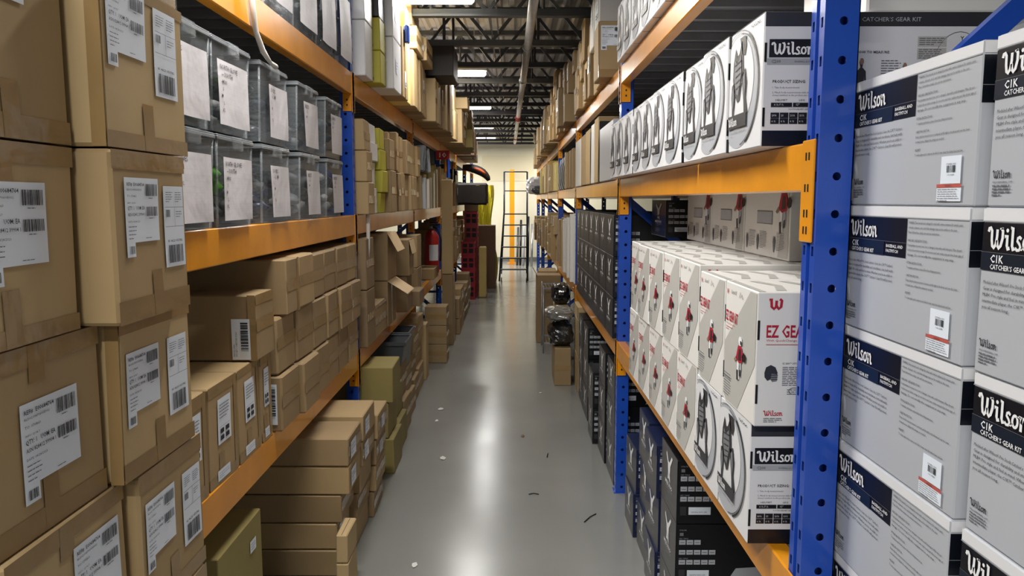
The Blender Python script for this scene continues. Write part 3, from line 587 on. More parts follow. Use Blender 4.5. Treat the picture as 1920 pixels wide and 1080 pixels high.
def carton(side, xf, y0, w_, d, h, z, label, group=None, mt='kraft', tape=('fm',), lab=(), seed=None, name='cardboard_box', cat='box', jit=.0, slack=.004, flap=None, r=.005, tapemat='tape', g=.0015):
    """cardboard carton standing at height z, its front on x = xf; tape codes: f/n/t face + m(iddle) b(ottom) u(pper) s(tub) v(ertical)"""
    _cn[0] += 1; R_ = random.Random(seed if seed is not None else _cn[0] * 7 + 1)
    w_ -= 2 * g; h -= g; y0 += g
    cor = [[R_.uniform(-slack, slack) * (1 if c_ != 2 else .35) for c_ in range(3)] for _ in range(8)]
    for i in range(4): cor[i][2] = abs(cor[i][2]) * .1      # bottom corners stay on what carries them
    cor = [[min(0, c_[0]) if k % 2 else max(0, c_[0]), (-abs(c_[1]) if (k // 2) % 2 else abs(c_[1])), c_[2] if k < 4 else -abs(c_[2])] for k, c_ in enumerate(cor)]
    bl = R_.uniform(.001, .004) * min(1, h / .2)
    def wf(p):
        x, y, zz = p; a, b, c_ = min(1, max(0, x / d)), min(1, max(0, y / w_)), min(1, max(0, zz / h)); o = [0, 0, 0]
        for k in range(8):
            q = (a if k & 1 else 1 - a) * (b if k & 2 else 1 - b) * (c_ if k & 4 else 1 - c_)
            for j in range(3): o[j] += q * cor[k][j]
        sx, sy, sz = math.sin(math.pi * a), math.sin(math.pi * b), math.sin(math.pi * c_)
        o[0] += bl * sy * sz * (1 - 2 * a); o[1] += .3 * bl * sx * sz * (1 - 2 * b)
        return (x + o[0], y + o[1], zz + o[2])
    def wf2(p): q = wf(p); return q
    m = MB(); m.rbox(0, d, 0, w_, 0, h, mt, r, 4); F_ = faces(m, d, w_, h)
    nf = 'ny' if side == 'R' else 'py'
    F_['top'].rect(.002, d / 2 - .0012, w_ - .002, d / 2 + .0012, 'seam', 1, 4)
    F_['front'].rect(.002, h - .0035, w_ - .002, h - .002, 'seam', 1, 4) if 'e' in tape else None
    m.warp(wf); o = m.build(name); tag(o, label, cat, group); put(o, side, xf, y0, w_, z, jit, R_)
    tw = .048
    for t in tape:
        if len(t) < 2: continue
        tm = MB(); v_ = {'f': F_['front'], 'n': F_[nf], 't': F_['top']}[t[0]]; f = Face(tm, v_.o, v_.u, v_.v, v_.W, v_.H); W, H = f.W, f.H; j = R_.uniform(-.01, .01); c_ = t[1]
        if c_ == 'm': f.rect(0, H / 2 - tw / 2 + j, W, H / 2 + tw / 2 + j, tapemat, 2, 4)
        elif c_ == 'b': f.rect(0, 0, W, tw * .8 + j, tapemat, 2, 4)
        elif c_ == 'u': f.rect(0, H - tw * .7 + j, W, H, tapemat, 2, 4)
        elif c_ == 's': f.rect(W / 2 - tw / 2 + 3 * j, 0, W / 2 + tw / 2 + 3 * j, min(H * .45, .10), tapemat, 2.5, 3)
        elif c_ == 'S': f.rect(W / 2 - tw / 2 + 3 * j, H - min(H * .3, .07), W / 2 + tw / 2 + 3 * j, H, tapemat, 2.5, 3)
        elif c_ == 'v': f.rect(W / 2 - tw / 2 + j, 0, W / 2 + tw / 2 + j, H, tapemat, 2, 4)
        elif c_ == 'L': f.rect(0, 0, tw * .6, H, tapemat, 2.5, 4)
        elif c_ == 'R': f.rect(W - tw * .6, 0, W, H, tapemat, 2.5, 4)
        tm.warp(wf2); tm.build('packing_tape', o)
    for (fc, kind, a, b, lw, lh) in lab:
        lm = MB(); v_ = F_['front'] if fc == 'f' else F_[nf]; f = Face(lm, v_.o, v_.u, v_.v, v_.W, v_.H); f.k = .001
        LAB[kind](lm, f, a, b, lw, lh, R_.randint(1, 99)); lm.warp(wf2); lm.build('shipping_label' if kind in ('big', 'tall') else 'sticker', o)
    if flap:
        for (side_, ang, ln) in flap:
            fm = MB(); t_ = math.radians(ang)
            if side_ == 'front':
                a = (0, 0, h); fm.mesh([(0, .002, h), (0, w_ - .002, h), (-ln * math.cos(t_), w_ - .01, h + ln * math.sin(t_)), (-ln * math.cos(t_), .01, h + ln * math.sin(t_)), (.003, .002, h + .003), (.003, w_ - .002, h + .003), (.003 - ln * math.cos(t_), w_ - .01, h + .004 + ln * math.sin(t_)), (.003 - ln * math.cos(t_), .01, h + .004 + ln * math.sin(t_))], [(0, 1, 2, 3), (7, 6, 5, 4), (3, 2, 6, 7), (0, 3, 7, 4), (1, 5, 6, 2)], 'kraft_inner')
            else:
                q = 0 if side == 'R' else w_; sg = -1 if side == 'R' else 1
                e = q + sg * ln * math.cos(t_); zt = h + ln * math.sin(t_); fm.mesh([(.002, q, h), (d * .95, q, h), (d * .95, e, zt), (.01, e, zt), (.002, q + sg * .003, h + .003), (d * .95, q + sg * .003, h + .003), (d * .95, e, zt + .004), (.01, e, zt + .004)], [(0, 1, 2, 3), (7, 6, 5, 4), (3, 2, 6, 7), (0, 3, 7, 4), (1, 5, 6, 2)], 'kraft_inner')
            fm.build('flap', o)
    return o
def stack_copies(protos, *a): pass
# ------------------------------------------------------------------ RIGHT, near: silver and black gear cartons on the middle shelf
gz = [1.789, 2.056, 2.325, 2.60, 2.868, 3.133, 3.40, 3.667, 3.932, 4.197]
gb = None
def printed(proto, name, mk, side, xf, y0, w_, z, label, cat, group, jit=.0):
    if proto is None: o = mk().build(name)
    else: o = proto.copy(); C.objects.link(o)
    tag(o, label, cat, group); put(o, side, xf, y0, w_, z, jit); return o
for i, y in enumerate(gz):
    o = printed(gb, 'gear_carton', gear_box, 'R', .562, y, .262, RT[2] + .001, 'grey and white carton with gear picture on right middle shelf, %s from near' % ORD[i], 'box', 'gear cartons in a row on the right middle shelf', .002)
    gb = gb or o; o.location.x += random.Random(i).uniform(-.004, .006)
for i in range(6):
    y = 2.80 + .27 * i
    if i == 9: break
    printed(gb, '', None, 'R', .585, y, .262, RT[3] + .001, 'silver picture carton on the top right shelf, %s of six from near' % ORD[i], 'box', 'gear cartons in a row on the right top shelf', .002)
for i in range(2):
    printed(gb, '', None, 'R', .566, (1.785, 2.056)[i], .262, RT[1] + .001, ('grey gear carton at the near end of the right lower shelf, by the post' if i == 0 else 'second grey gear carton on right lower shelf, beside the white red-lettered ones'), 'box', 'gear cartons at the near end of the right lower shelf', 0)
ezb = None; ey = [1.752, 2.03, 2.305, 2.585, 2.86, 3.13, 3.395]
for i, y in enumerate(ey):
    o = printed(ezb, 'red_lettered_carton', ez_box, 'R', .562, y, .262, RT[1] + .001 + .3165 if i > 1 else RT[1] + .301, 'white carton with red lettering and player, %s from near in upper row' % ORD[i], 'box', 'white red-lettered cartons on the right lower shelf', .002)
    ezb = ezb or o; o.location.x += random.Random(i + 9).uniform(-.006, .006)
for i in range(5):
    y = 2.33 + .27 * i
    o = printed(ezb, '', None, 'R', .566, y, .262, RT[1] + .0005, 'white carton with red lettering and player, %s from near in bottom row' % ORD[i], 'box', 'white red-lettered cartons on the right lower shelf', .002)
ew = None
for i in range(3):
    o = printed(ew, 'wide_printed_carton', ez_back, 'R', .86 - .0 * i, (2.40, 2.875, 3.35)[i], .46, RT[1] + .6345, 'white carton turned sideways on top of the red-lettered row, %s from near' % ORD[i], 'box', 'sideways white cartons under the right middle beam', .004)
    ew = ew or o
bx = black_box(.4, .40, .19, 'black_box').build('emblem_carton'); tag(bx, 'black carton with white forked emblem on top of the white row, beside second post', 'box'); put(bx, 'R', .79, 3.98, .40, RT[1] + .6345)
tall0 = carton('R', .80, 1.80, .40, .42, .13, RT[2] + .3005, 'plain off-white carton lying on the gear cartons just behind the near post', None, mt='cream_box', tape=(), slack=.002)
o = printed(gb, '', None, 'R', 0, 0, .262, 0, 'grey picture carton turned to face the camera, behind the silver cartons', 'box', None); o.location = (1.385, 1.80, RT[2] + .001); o.rotation_euler = (0, 0, math.pi / 2)
# C1K stack beside the first post
ck = None
for col, (xf, y0) in enumerate(((.70, 1.184), (.704, .730))):
    for k in range(8):
        n_ = 7 - k
        lab_ = 'silver and navy gear carton, %s from the top of the %s stack' % (ORD[n_], ('left', 'right')[col])
        o = printed(ck, 'silver_gear_carton', c1k_box, 'R', xf + (.003 if k % 2 else 0), y0, .436, .2485 * k + .0005, lab_, 'box', 'silver and navy cartons stacked beside the near post', 0)
        ck = ck or o
# black cartons, second bay lower shelf: three high
b1 = None
for i in range(7):
    y = 4.565 + .372 * i
    if i == 7: break
    for k in range(3):
        o = printed(b1, 'black_emblem_carton', lambda: black_box(.5, .362, .244, 'dark_print'), 'R', .60, y, .362, RT[1] + .001 + .246 * k, 'black carton with forked emblem in second right bay, %s tier, %s from near' % (('bottom', 'middle', 'top')[k], ORD[i]), 'box', 'black emblem cartons on the second right bay lower shelf', .004)
        b1 = b1 or o
# floor under the near right bay
mz = None
for k in range(3):
    o = printed(mz, 'large_emblem_carton', lambda: black_box(.52, .30, .252), 'R', .634, 2.86, .30, .254 * k + .0005, 'large black carton with grey front under near right shelf, %s of its stack' % ('bottom', 'middle', 'top')[k], 'box', 'large black cartons under the near right shelf'); mz = mz or o
ny_ = None
for i, (y, xx) in enumerate(((3.20, .62), (3.53, .645), (3.86, .63))):
    for k in range(3 if i < 2 else 2):
        o = printed(ny_, 'navy_emblem_carton', lambda: black_box(.5, .29, .235, 'carbon_box', 'navy_box', True, 'navy_box'), 'R', xx + .012 * (k % 2), y, .29, .237 * k + .0005, 'navy carton on the floor under near right shelf, %s pile, %s' % (ORD[i], ('bottom', 'second up', 'third up')[k]), 'box', 'navy cartons on the floor under the near right shelf', .03); ny_ = ny_ or o
for i, (y, xx, nk, hh, w2) in enumerate(((4.60, .625, 3, .25, .36), (5.0, .615, 3, .25, .36), (5.42, .58, 2, .262, .34), (6.0, .60, 3, .25, .4), (6.45, .60, 3, .25, .4))):
    pr0 = None
    for k in range(nk):
        o = printed(pr0, 'black_floor_carton', lambda: black_box(.5, w2, hh - .002, 'carbon_box'), 'R', xx, y, w2, hh * k + .0005, 'black carton under second right bay shelf, %s pile from near, %s' % (ORD[i], ('on the floor', 'second up', 'third up')[k]), 'box', 'black cartons on the floor of the second right bay', .01); pr0 = pr0 or o
# ------------------------------------------------------------------ LEFT, near: the tall stack of taped cartons
rows = [(.075, .353), (.431, .353), (.787, .353), (1.142, .353), (1.497, .356), (1.855, .340)]
rown = ['bottom', 'second from the floor', 'third from the floor', 'third from the top', 'second from the top', 'top']
pal = empty('pallet', (-1.05, 1.5, 0)); tag(pal, 'wooden pallet on the floor carrying the tall carton stack at left', 'pallet')
for k in range(5): a = MB(); a.rbox(-.22, .26, -.38 + .18 * k, -.26 + .18 * k, .056, .072, 'pallet_wood', .002); a.build('deck_board', pal)
for k in range(3): a = MB(); a.rbox(-.22 + .19 * k, -.12 + .19 * k, -.38, .46, 0, .055, 'pallet_wood', .002); a.build('runner', pal)
spec_c2 = [(1.64, .35, .81), (1.64, .35, .82), (1.648, .35, .828), (1.598, .36, .826), (1.53, .345, .787), (1.53, .378, .79)]
spec_c1 = [(1.22, .41, .84), (1.22, .41, .84), (1.228, .41, .85), (1.17, .42, .862), (1.15, .372, .855), (1.15, .372, .855)]
for k in range(6):
    z, h = rows[k]; y, w_, xf = spec_c2[k]
    L1 = [('f', 'big', .022, .145 if k != 4 else .165, .155, .135), ('f', 'tall', .222, .09, .105, .19)] if k != 5 else [('f', 'big', .018, .19, .165, .135), ('f', 'tall', .222, .125, .110, .19)]
    if k == 4: L1 = [('f', 'big', .045, .165, .155, .135), ('f', 'tall', .225, .10, .10, .185)]
    carton('L', xf, y, w_, .33, h, z, 'taped brown carton with two white labels, %s of right column, left stack' % rown[k], 'taped cartons in the left foreground stack', tape=('fb', 'fs', 'fu', 'nR') if k % 2 else ('fb', 'fs', 'fu'), lab=L1, slack=.005, mt=('kraft', 'kraft_c')[k % 2], r=.007)
    y, w_, xf = spec_c1[k]
    L2 = [('f', 'big', .07, .13, .19, .15)] if k < 5 else [('f', 'big', .06, .235, .19, .09)]
    if k == 4: L2 = [('f', 'big', .10, .14, .175, .145)]
    if k == 3: L2 = [('f', 'big', .145, .10, .18, .15)]
    if k == 2: L2 = [('f', 'big', .205, .15, .17, .14)]
    carton('L', xf, y, w_, .33, h, z, 'taped brown carton, %s of the nearer left column in the left stack' % rown[k], 'taped cartons in the left foreground stack', tape=('fb', 'fs', 'fS', 'fu'), lab=L2, slack=.005, mt=('kraft_c', 'kraft')[k % 2], r=.007)
a = carton('L', .80, 1.60, .31, .30, .12, 2.198, 'yellow-edged wrapped carton lying on top of the left stack', None, tape=('fb', 'nb'), mt='kraft', tapemat='film')
a = MB(); a.box(0, 0, 0, 0, 0, 0, 'seam') if False else None
# ------------------------------------------------------------------ totes
def tote_mesh(d, w_, h):
    m = MB(); t = .02
    B = [(t, t, .001), (d - t, t, .001), (d - t, w_ - t, .001), (t, w_ - t, .001)]; T = [(0.008, .008, h - .022), (d - .008, .008, h - .022), (d - .008, w_ - .008, h - .022), (.008, w_ - .008, h - .022)]
    m.poly(B[::-1], 'bin_grey')
    for i in range(4): j = (i + 1) % 4; m.mesh([B[i], B[j], T[j], T[i]], [(0, 1, 2, 3)], 'clear_plastic')
    for i in range(4):      # stiff corner ribs
        m.tube([B[i], T[i]], .005, 'clear_plastic', 6)
    return m
def rim_mesh(d, w_, h):
    m = MB(); z0, z1 = h - .024, h - .012
    for (a, b, c_, e) in ((0, d, 0, .01), (0, d, w_ - .01, w_), (0, .01, .01, w_ - .01), (d - .01, d, .01, w_ - .01)): m.rbox(a, b, c_, e, z0, z1, 'bin_grey', .002)
    return m
def lid_mesh(d, w_, h):
    m = MB(); n = 8; vs = []; R_ = random.Random(3)
    m.rbox(.002, d - .002, .002, w_ - .002, h - .012, h - .006, 'bin_grey', .002); m.rbox(-.006, .02, w_ * .36, w_ * .64, h - .05, h - .006, 'clear_plastic', .003)
    for k in range(7): m.rbox(.03, d - .03, w_ * (.12 + .12 * k) - .006, w_ * (.12 + .12 * k) + .006, h - .006, h - .001, 'clear_plastic', .002)
    return m
def lump(m, c, r, mt, R_, sq=(1, 1, 1)):
    n = 8; k = 6; vs = []
    ph = R_.uniform(0, 9)
    for i in range(k + 1):
        for j in range(n):
            a = math.pi * i / k; b = 2 * math.pi * j / n; q = Vector((math.sin(a) * math.cos(b), math.sin(a) * math.sin(b), math.cos(a)))
            q *= r * (1 + .35 * noise.noise(q * 1.8 + Vector((ph, ph, 0)))); vs.append((c[0] + q.x * sq[0], c[1] + q.y * sq[1], c[2] + q.z * sq[2]))
    m.mesh(vs, [(i * n + j, i * n + (j + 1) % n, (i + 1) * n + (j + 1) % n, (i + 1) * n + j) for i in range(k) for j in range(n)], mt, True)
tp = {}
def note_sheet(o, seed, a, b, wd, h, lines_):
    m = MB(); f = Face(m, (-.003, .36, 0), (0, -1, 0), (0, 0, 1), .36, .3); f.rect(a, b, a + wd, b + h, 'sheet', 1, 8)
    R_ = random.Random(seed)
    for i, t in enumerate(lines_): f.text(t, a + .02 + .012 * (i % 2), b + h * (.86 - .11 * i), .016 if i < 2 else .012, 'ink', 3, None, .004)
    for i in range(9): f.rect(a + .01, b + .02 + .017 * i, a + wd - .01, b + .0203 + .017 * i, 'ink_faint', 2)
    ph = R_.uniform(0, 6); m.warp(lambda p: (p[0] - .004 * math.sin(p[1] * 22 + ph) * math.sin(p[2] * 9 + ph) - .003, p[1], p[2])); m.build('paper_note', o)
def tote(y0, z, label, group, seed, cols, xf=.935, h=.305, d=.46, w_=.355, note=(.05, .022, .27, .20), lines_=('GLOVES', 'S  M  L', 'XL XXL', '10  12'), clear_note=True):
    R_ = random.Random(seed); o = empty('storage_tote', (0, 0, 0)); tag(o, label, 'storage box', group); put(o, 'L', xf, y0, w_, z, .01, R_)
    for nm, fn in (('tub', tote_mesh), ('rim', rim_mesh), ('lid', lid_mesh)):
        k = (nm, d, w_, h)
        if k not in tp: tp[k] = q = fn(d, w_, h).build(nm, o)
        else: q = tp[k].copy(); C.objects.link(q); q.parent = o
    note_sheet(o, seed, *note, lines_) if note else None
    m = MB()
    for i in range(60):
        c = (R_.uniform(.05, d - .07), R_.uniform(.065, w_ - .065), R_.uniform(.04, h * .74)); lump(m, c, R_.uniform(.02, .042), R_.choice(cols), R_, (1, 1.2, .7))
    q = m.build('tote_contents'); tag(q, 'loose %s pieces heaped inside the %s' % ('green and grey' if 'glove_green' in cols else 'grey cloth', label.split(',')[0][4:] + ', ' + label.split(', ')[1]) if ', ' in label else 'grey pieces', 'contents', None, 'stuff'); put(q, 'L', xf, y0, w_, z, 0)
NT = [('GLOVES', 'S  M', 'XL', 'XXL'), ('NORTH GLOVE', '-- YOUTH', '- MENS', 'S', 'M', 'L', 'XL'), ('SOCKS', '- L / M', 'S', 'M', 'L', 'XL'), ('BELTS', '- S', '- M', '- L'), ('SLEEVES', '- XS', '- S M', '- L')]
CO = [('glove_green', 'cloth_grey', 'cloth_white'), ('glove_green', 'cloth_white', 'cloth_grey'), ('cloth_dark', 'navy_box', 'cloth_grey'), ('cloth_white', 'cloth_grey'), ('cloth_grey', 'cloth_white', 'bin_dark')]
for i, y in enumerate((2.12, 2.485, 2.945, 3.46, 3.975)):
    for k in range(2):
        tote(y, LT[2] + .001 + .308 * k, 'clear tote with handwritten sheet, %s %s from near on left middle shelf' % (('lower row', 'upper row')[k], ORD[i]), 'clear totes with handwritten sheets on the left middle shelf', i * 2 + k, CO[i] if (k == 0 or i < 2) else ('bin_dark', 'cloth_dark', 'cloth_grey'), lines_=NT[i], note=((.075, .022, .235, .20) if i > 1 else (.025, .022, .275, .205)) if True else 0, w_=.355)
for i, y in enumerate((3.05, 3.47, 3.87, 4.26)):
    tote(y, LT[3] + .001, 'clear tote with large blank sheet, upper shelf %s from near on left rack' % ORD[i], 'clear totes on the left upper shelf', 30 + i, ('bin_dark', 'cloth_grey'), h=.42, w_=.36, note=(.04, .03, .29, .34), lines_=())
# torn packing film hanging from the upper beam
m = MB(); P_ = [(-.931, 2.86, 2.62), (-.931, 2.87, 2.44), (-.93, 2.90, 2.36), (-.925, 2.96, 2.30), (-.92, 3.02, 2.27), (-.915, 3.06, 2.262)]
m.tube(P_, [.012, .011, .010, .010, .009, .012], 'white_strap', 6); m.warp(lambda p: (p[0] + .004 * math.sin(p[2] * 90), p[1] + .006 * math.sin(p[2] * 70), p[2]))
tag(m.build('torn_wrap'), 'strip of torn white plastic wrap hanging over the upper left beam', 'plastic strip')
m = MB(); m.tube([(-.93, 4.86, 1.78), (-.928, 4.87, 1.62), (-.93, 4.88, 1.45), (-.935, 4.87, 1.36)], [.012, .014, .012, .009], 'white_strap', 6); m.warp(lambda p: (p[0] + .024, p[1] + .006 * math.sin(p[2] * 60), p[2]))
tag(m.build('hanging_wrap'), 'pale plastic strip dangling from the middle left beam beyond the second post', 'plastic strip')
# ------------------------------------------------------------------ left lower shelf, near bay
G1 = 'brown cartons on the left lower shelf'
z = LT[1] + .001
for i, (y, w_) in enumerate(((2.15, .19), (2.345, .255), (2.605, .24), (2.85, .13))):
    carton('L', .948, y, w_, .45, .335, z, 'taped carton with white label at the near end of left lower shelf, %s from near' % ORD[i], 'taped cartons at the near end of the left lower shelf', tape=('fu', 'fb', 'fs', 'fR'),
           lab=[('f', 'note', w_ * .3, .13, w_ * .45, .15)] + ([('f', 'slip', w_ * .25, .012, w_ * .42, .035)] if i else []), slack=.006)
carton('L', .925, 2.762, .208, .50, .243, z + .337, 'brown carton with barcode strip on its near face, lying on the taped row', None, tape=('fm', 'fu', 'nR'), lab=[('n', 'strip', .41, .005, .067, .15)], mt='kraft_b')
RR = random.Random(5)
cy = [2.992, 3.255, 3.52, 3.79, 4.06, 4.32]
for i, y in enumerate(cy):
    w_ = (cy[i + 1] if i < 5 else 4.585) - y - .004
    for k in range(3):
        if i == 0 and k == 2: continue
        xf = .905 + RR.uniform(-.018, .02); h = .228 if (k < 2 or i < 2) else .212
        lab = []
        if i == 0 and k == 0: lab = [('n', 'strip', .38, .03, .06, .165)]
        if (i, k) in ((1, 1), (1, 2), (2, 1), (3, 0)): lab = [('n', 'strip', .39, .03, .05, .17)]
        carton('L', xf, y, w_, .46, h, z + .0005 + .229 * k, 'plain brown carton on left lower shelf, %s column from the barcode box, %s' % (ORD[i], ('at bottom', 'in middle', 'on top')[k]), 'plain brown cartons in columns on the left lower shelf', tape=('fm',) + (('fR',) if RR.random() < .3 else ()), lab=lab, mt=RR.choice(('kraft_b', 'kraft', 'kraft_b')), slack=.008, r=.008)
carton('L', .90, 3.07, .18, .50, .225, z + .459, 'brown carton on top of the first column, long side towards the camera', None, tape=('fm', 'fR'), mt='kraft_b', lab=())
# ------------------------------------------------------------------ floor, left near bay
for k, (h, xf, yy) in enumerate(((.30, .935, 2.42), (.295, .95, 2.38))):
    carton('L', xf, yy, .43, .5, h, .0005 + .3005 * k, 'olive carton on the floor under the near left shelf, %s' % ('lower one' if k == 0 else 'upper one'), None, mt='olive', tape=(), lab=[('f', 'slip', .30, .17, .06, .045)] if k else [], r=.003)
F1 = [(.128, .745), (.128, .76), (.118, .79), (.128, .775), (.125, .748)]
zz = .0005
for k, (h, xf) in enumerate([(.13, .80), (.128, .815), (.138, .79), (.135, .752), (.135, .75)]):
    carton('L', xf, 3.44, .30, .50, h - .002, zz, 'flat brown carton in the first floor pile on the left, %s from the floor' % ORD[k], 'flat cartons piled on the floor left of the aisle', tape=() if k % 2 else ('fm',), lab=[('f', 'slip', .05, .02, .12, .08)] if k in (1, 3, 4) else [], mt=('kraft_b', 'kraft')[k % 2], slack=.006); zz += h
zz = .0005
for k, (h, xf) in enumerate([(.14, .79), (.135, .78), (.14, .765), (.13, .75), (.135, .745)]):
    carton('L', xf, 3.76, .33, .5, h - .002, zz, 'flat brown carton in the second floor pile on the left, %s from the floor' % ORD[k], 'flat cartons piled on the floor left of the aisle', tape=('fm',) if k % 2 else (), lab=[('f', 'slip', .05, .02, .12, .08)] if k in (3, 4) else [], mt=('kraft', 'kraft_b')[k % 2], slack=.006); zz += h
zz = .0005
for k, (h, xf) in enumerate([(.15, .765), (.15, .75), (.145, .745), (.14, .735)]):
    carton('L', xf, 4.11, .34, .5, h - .002, zz, 'flat brown carton in the third floor pile on the left, %s from the floor' % ORD[k], 'flat cartons piled on the floor left of the aisle', tape=('fm',), lab=[('f', 'slip', .12, .03, .1, .07)] if k > 1 else [], mt=('kraft_b', 'kraft')[k % 2], slack=.010); zz += h
for k in range(2):
    carton('L', .715, 3.22, .20, .055, .17 - .04 * k, .0005 + .171 * k, 'slim carton leaning against the first floor pile on the left, %s' % ('lower' if k == 0 else 'upper'), 'slim cartons by the floor pile', tape=(), mt='kraft_c')
# floor, second left bay
FB = [(4.80, .36, .755, 'olive', .234), (5.20, .40, .78, 'olive', .22), (5.64, .36, .80, 'kraft_b', .26), (6.04, .40, .82, 'olive', .2), (6.5, .36, .84, 'kraft_b', .22), (6.9, .42, .85, 'kraft', .23)]
for i, (y, w_, xf, mt_, h) in enumerate(FB):
    for k in range(3 if i in (0, 4, 5) else 2):
        if k == 0 and i == 3: mt_ = 'kraft_b'
        carton('L', xf + (0, .03, -.0)[k], y, w_, .46, h - .003, .0005 + h * k, '%s carton on the floor under second left bay, %s pile from near, %s' % ('olive' if mt_ == 'olive' else 'brown', ORD[i], ('bottom', 'second up', 'third up')[k]), 'floor cartons of the second left bay', tape=('fm',) if mt_ != 'olive' else (), mt=mt_, slack=.008)
def open_bin(x, y, z, w_, d, h, mt_, label):
    m = MB(); t = .03; o = empty('storage_bin', (x, y, z)); tag(o, label, 'bin')
    B = [(t, t, .001), (d - t, t, .001), (d - t, w_ - t, .001), (t, w_ - t, .001)]; T = [(0, 0, h - .02), (d, 0, h - .02), (d, w_, h - .02), (0, w_, h - .02)]
    m.poly(B, mt_)
    for i in range(4): j = (i + 1) % 4; m.poly([B[i], B[j], T[j], T[i]], mt_)
    m.build('tub', o); m = MB()
    for (a, b, c_, e) in ((-.012, d + .012, -.012, .0), (-.012, d + .012, w_, w_ + .012), (-.012, 0, 0, w_), (d, d + .012, 0, w_)): m.rbox(a, b, c_, e, h - .03, h, mt_, .003)
    m.build('rim', o)
open_bin(-1.20, 5.66, .522, .34, .40, .18, 'bin_dark', 'dark grey plastic bin standing on cartons under the second left shelf')
open_bin(-1.19, 6.08, .403, .34, .36, .30, 'bin_dark', 'tall dark plastic bin behind the other bin under the second left shelf')
carton('L', .835, 7.42, .20, .10, .55, .0005, 'tall narrow brown carton standing on the floor beside the second left bay', tape=('fu',), mt='kraft_c')
for k, h in enumerate((.205, .205, .205)):
    carton('L', .70, 8.20, .26, .235, h, .0005 + .2055 * k, 'square brown carton in the small floor pile left of the aisle, %s' % ('bottom', 'middle', 'top')[k], 'square cartons piled on the aisle floor', tape=('nm', 'fm'), mt='kraft_b', flap=[('back', 150, .001)] if k == 9 else None)
# ------------------------------------------------------------------ filler for the farther bays
def run(side, y0, y1, z, zmax, xf, where, seed, wr=(.14, .34), hr=(.16, .34), mats_=('kraft', 'kraft_b', 'kraft_c'), d=.5, jitx=.04, flush=False, deep=True, cat='box', name='cardboard_box', over=0, tapes=('fm',), group=None):
    R_ = random.Random(seed); y = y0; col = 0
    while y < y1 - .1:
        w_ = R_.uniform(*wr); w_ = min(w_, y1 - y); zz = z + .001; k = 0; top = zmax - (0 if flush else R_.uniform(0, .25) * (zmax - z)); mt_ = R_.choice(mats_)
        while True:
            h = R_.uniform(*hr)
            if zz + h > top:
                if k == 0 or top - zz > .14: h = max(.1, top - zz)
                else: break
            side_w = ('brown' if mt_.startswith('kraft') else {'olive': 'olive', 'olive_bright': 'yellow-green', 'white_box': 'white', 'cream_box': 'off-white', 'pale_yellow': 'pale yellow', 'black_box': 'black', 'silver_print': 'grey', 'brown_box': 'dark brown'}.get(mt_, 'brown'))
            lab = [('f', R_.choice(('slip', 'note')), w_ * .25, h * .45, w_ * .5, min(.12, h * .4))] if R_.random() < .22 and h > .15 and w_ > .12 else []
            carton(side, xf + R_.uniform(-jitx, jitx), y, w_ - .003, d, h - .003, zz, '%s carton, %s, column %s from near, %s up' % (side_w, where, ORD[min(col, 15)], ORD[min(k, 15)]), group or ('cartons on ' + where), mt=mt_, tape=tapes if mt_.startswith('kraft') and R_.random() < .6 else (), lab=lab, slack=.008, cat=cat, name=name, jit=.01)
            zz += h; k += 1
            if zz > top - .08: break
            if R_.random() < .3: mt_ = R_.choice(mats_)
        y += w_ + R_.choice((0.002, .004, .02)); col += 1
def slabs(side, y0, y1, z, hmin, hmax, xf, where, seed, mats_, wr=(.03, .07), lean=.05, d=.42):
    """thin cartons and envelopes filed upright"""
    R_ = random.Random(seed); y = y0; i = 0
    while y < y1 - .05 and i < 16:
        w_ = R_.uniform(*wr); h = R_.uniform(hmin, hmax); mt_ = R_.choice(mats_)
        cw = {'silver_print': 'grey', 'kraft': 'brown', 'kraft_b': 'brown', 'kraft_c': 'brown', 'olive': 'olive', 'white_box': 'white', 'cream_box': 'off-white', 'sheet': 'white', 'black_box': 'black', 'bin_grey': 'grey', 'pale_yellow': 'cream', 'film': 'clear'}[mt_]
        carton(side, xf + R_.uniform(-.02, .03), y, w_, d, h, z + .001, 'slim upright %s carton, %s, %s from near' % (cw, where, ORD[i]), 'slim cartons filed on ' + where, mt=mt_, tape=(), slack=.004, r=.003, name='slim_carton')
        y += w_ + .004; i += 1
# ---- left, second bay (behind the first visible blue post)
Z = LT[3]
def tall(side, xf, y, w_, d, h, z, mt_, label, group=None, **k): return carton(side, xf, y, w_, d, h, z + .001, label, group, mt=mt_, tape=k.pop('tape', ()), slack=.003, **k)
for k in range(2): tall('L', .885, 4.80, .26, .3, .33, Z + .332 * k, 'white_box', 'white carton beside the blue post on the left upper shelf, %s' % ('lower' if k == 0 else 'upper'), 'white cartons on the left upper shelf')
yb = []
for k in range(2):
    o = tall('L', .845, 5.10, .22, .34, .205, Z + .2065 * k, 'olive_bright', 'yellow-green carton with small black print on left upper shelf, %s' % ('lower' if k == 0 else 'upper'), 'yellow-green cartons on the left upper shelf')
    m = MB(); f = faces(m, .34, .217, .205)['py']; f.text('BASEBALL BATS', .21, .18, .007, 'ink', 3, .08); f.text('SKLZ', .255, .02, .014, 'ink', 3, None, .012); f.stroke([(.2, .08), (.26, .14)], .006, 'ink_soft', 3); f.rect(.2, .055, .29, .057, 'ink_soft', 3)
    m.build('printed_mark', o)
tall('L', .85, 5.10, .22, .34, .30, Z + .414, 'black_box', 'black carton with photo print on top of the yellow-green cartons')
for k in range(2): tall('L', .80, 5.36, .36, .3, .345, Z + .347 * k, 'white_box', 'large white carton beside the yellow-green ones on left upper shelf, %s' % ('lower' if k == 0 else 'upper'), 'large white cartons on the left upper shelf', lab=[('f', 'slip', .1, .12, .1, .1)])
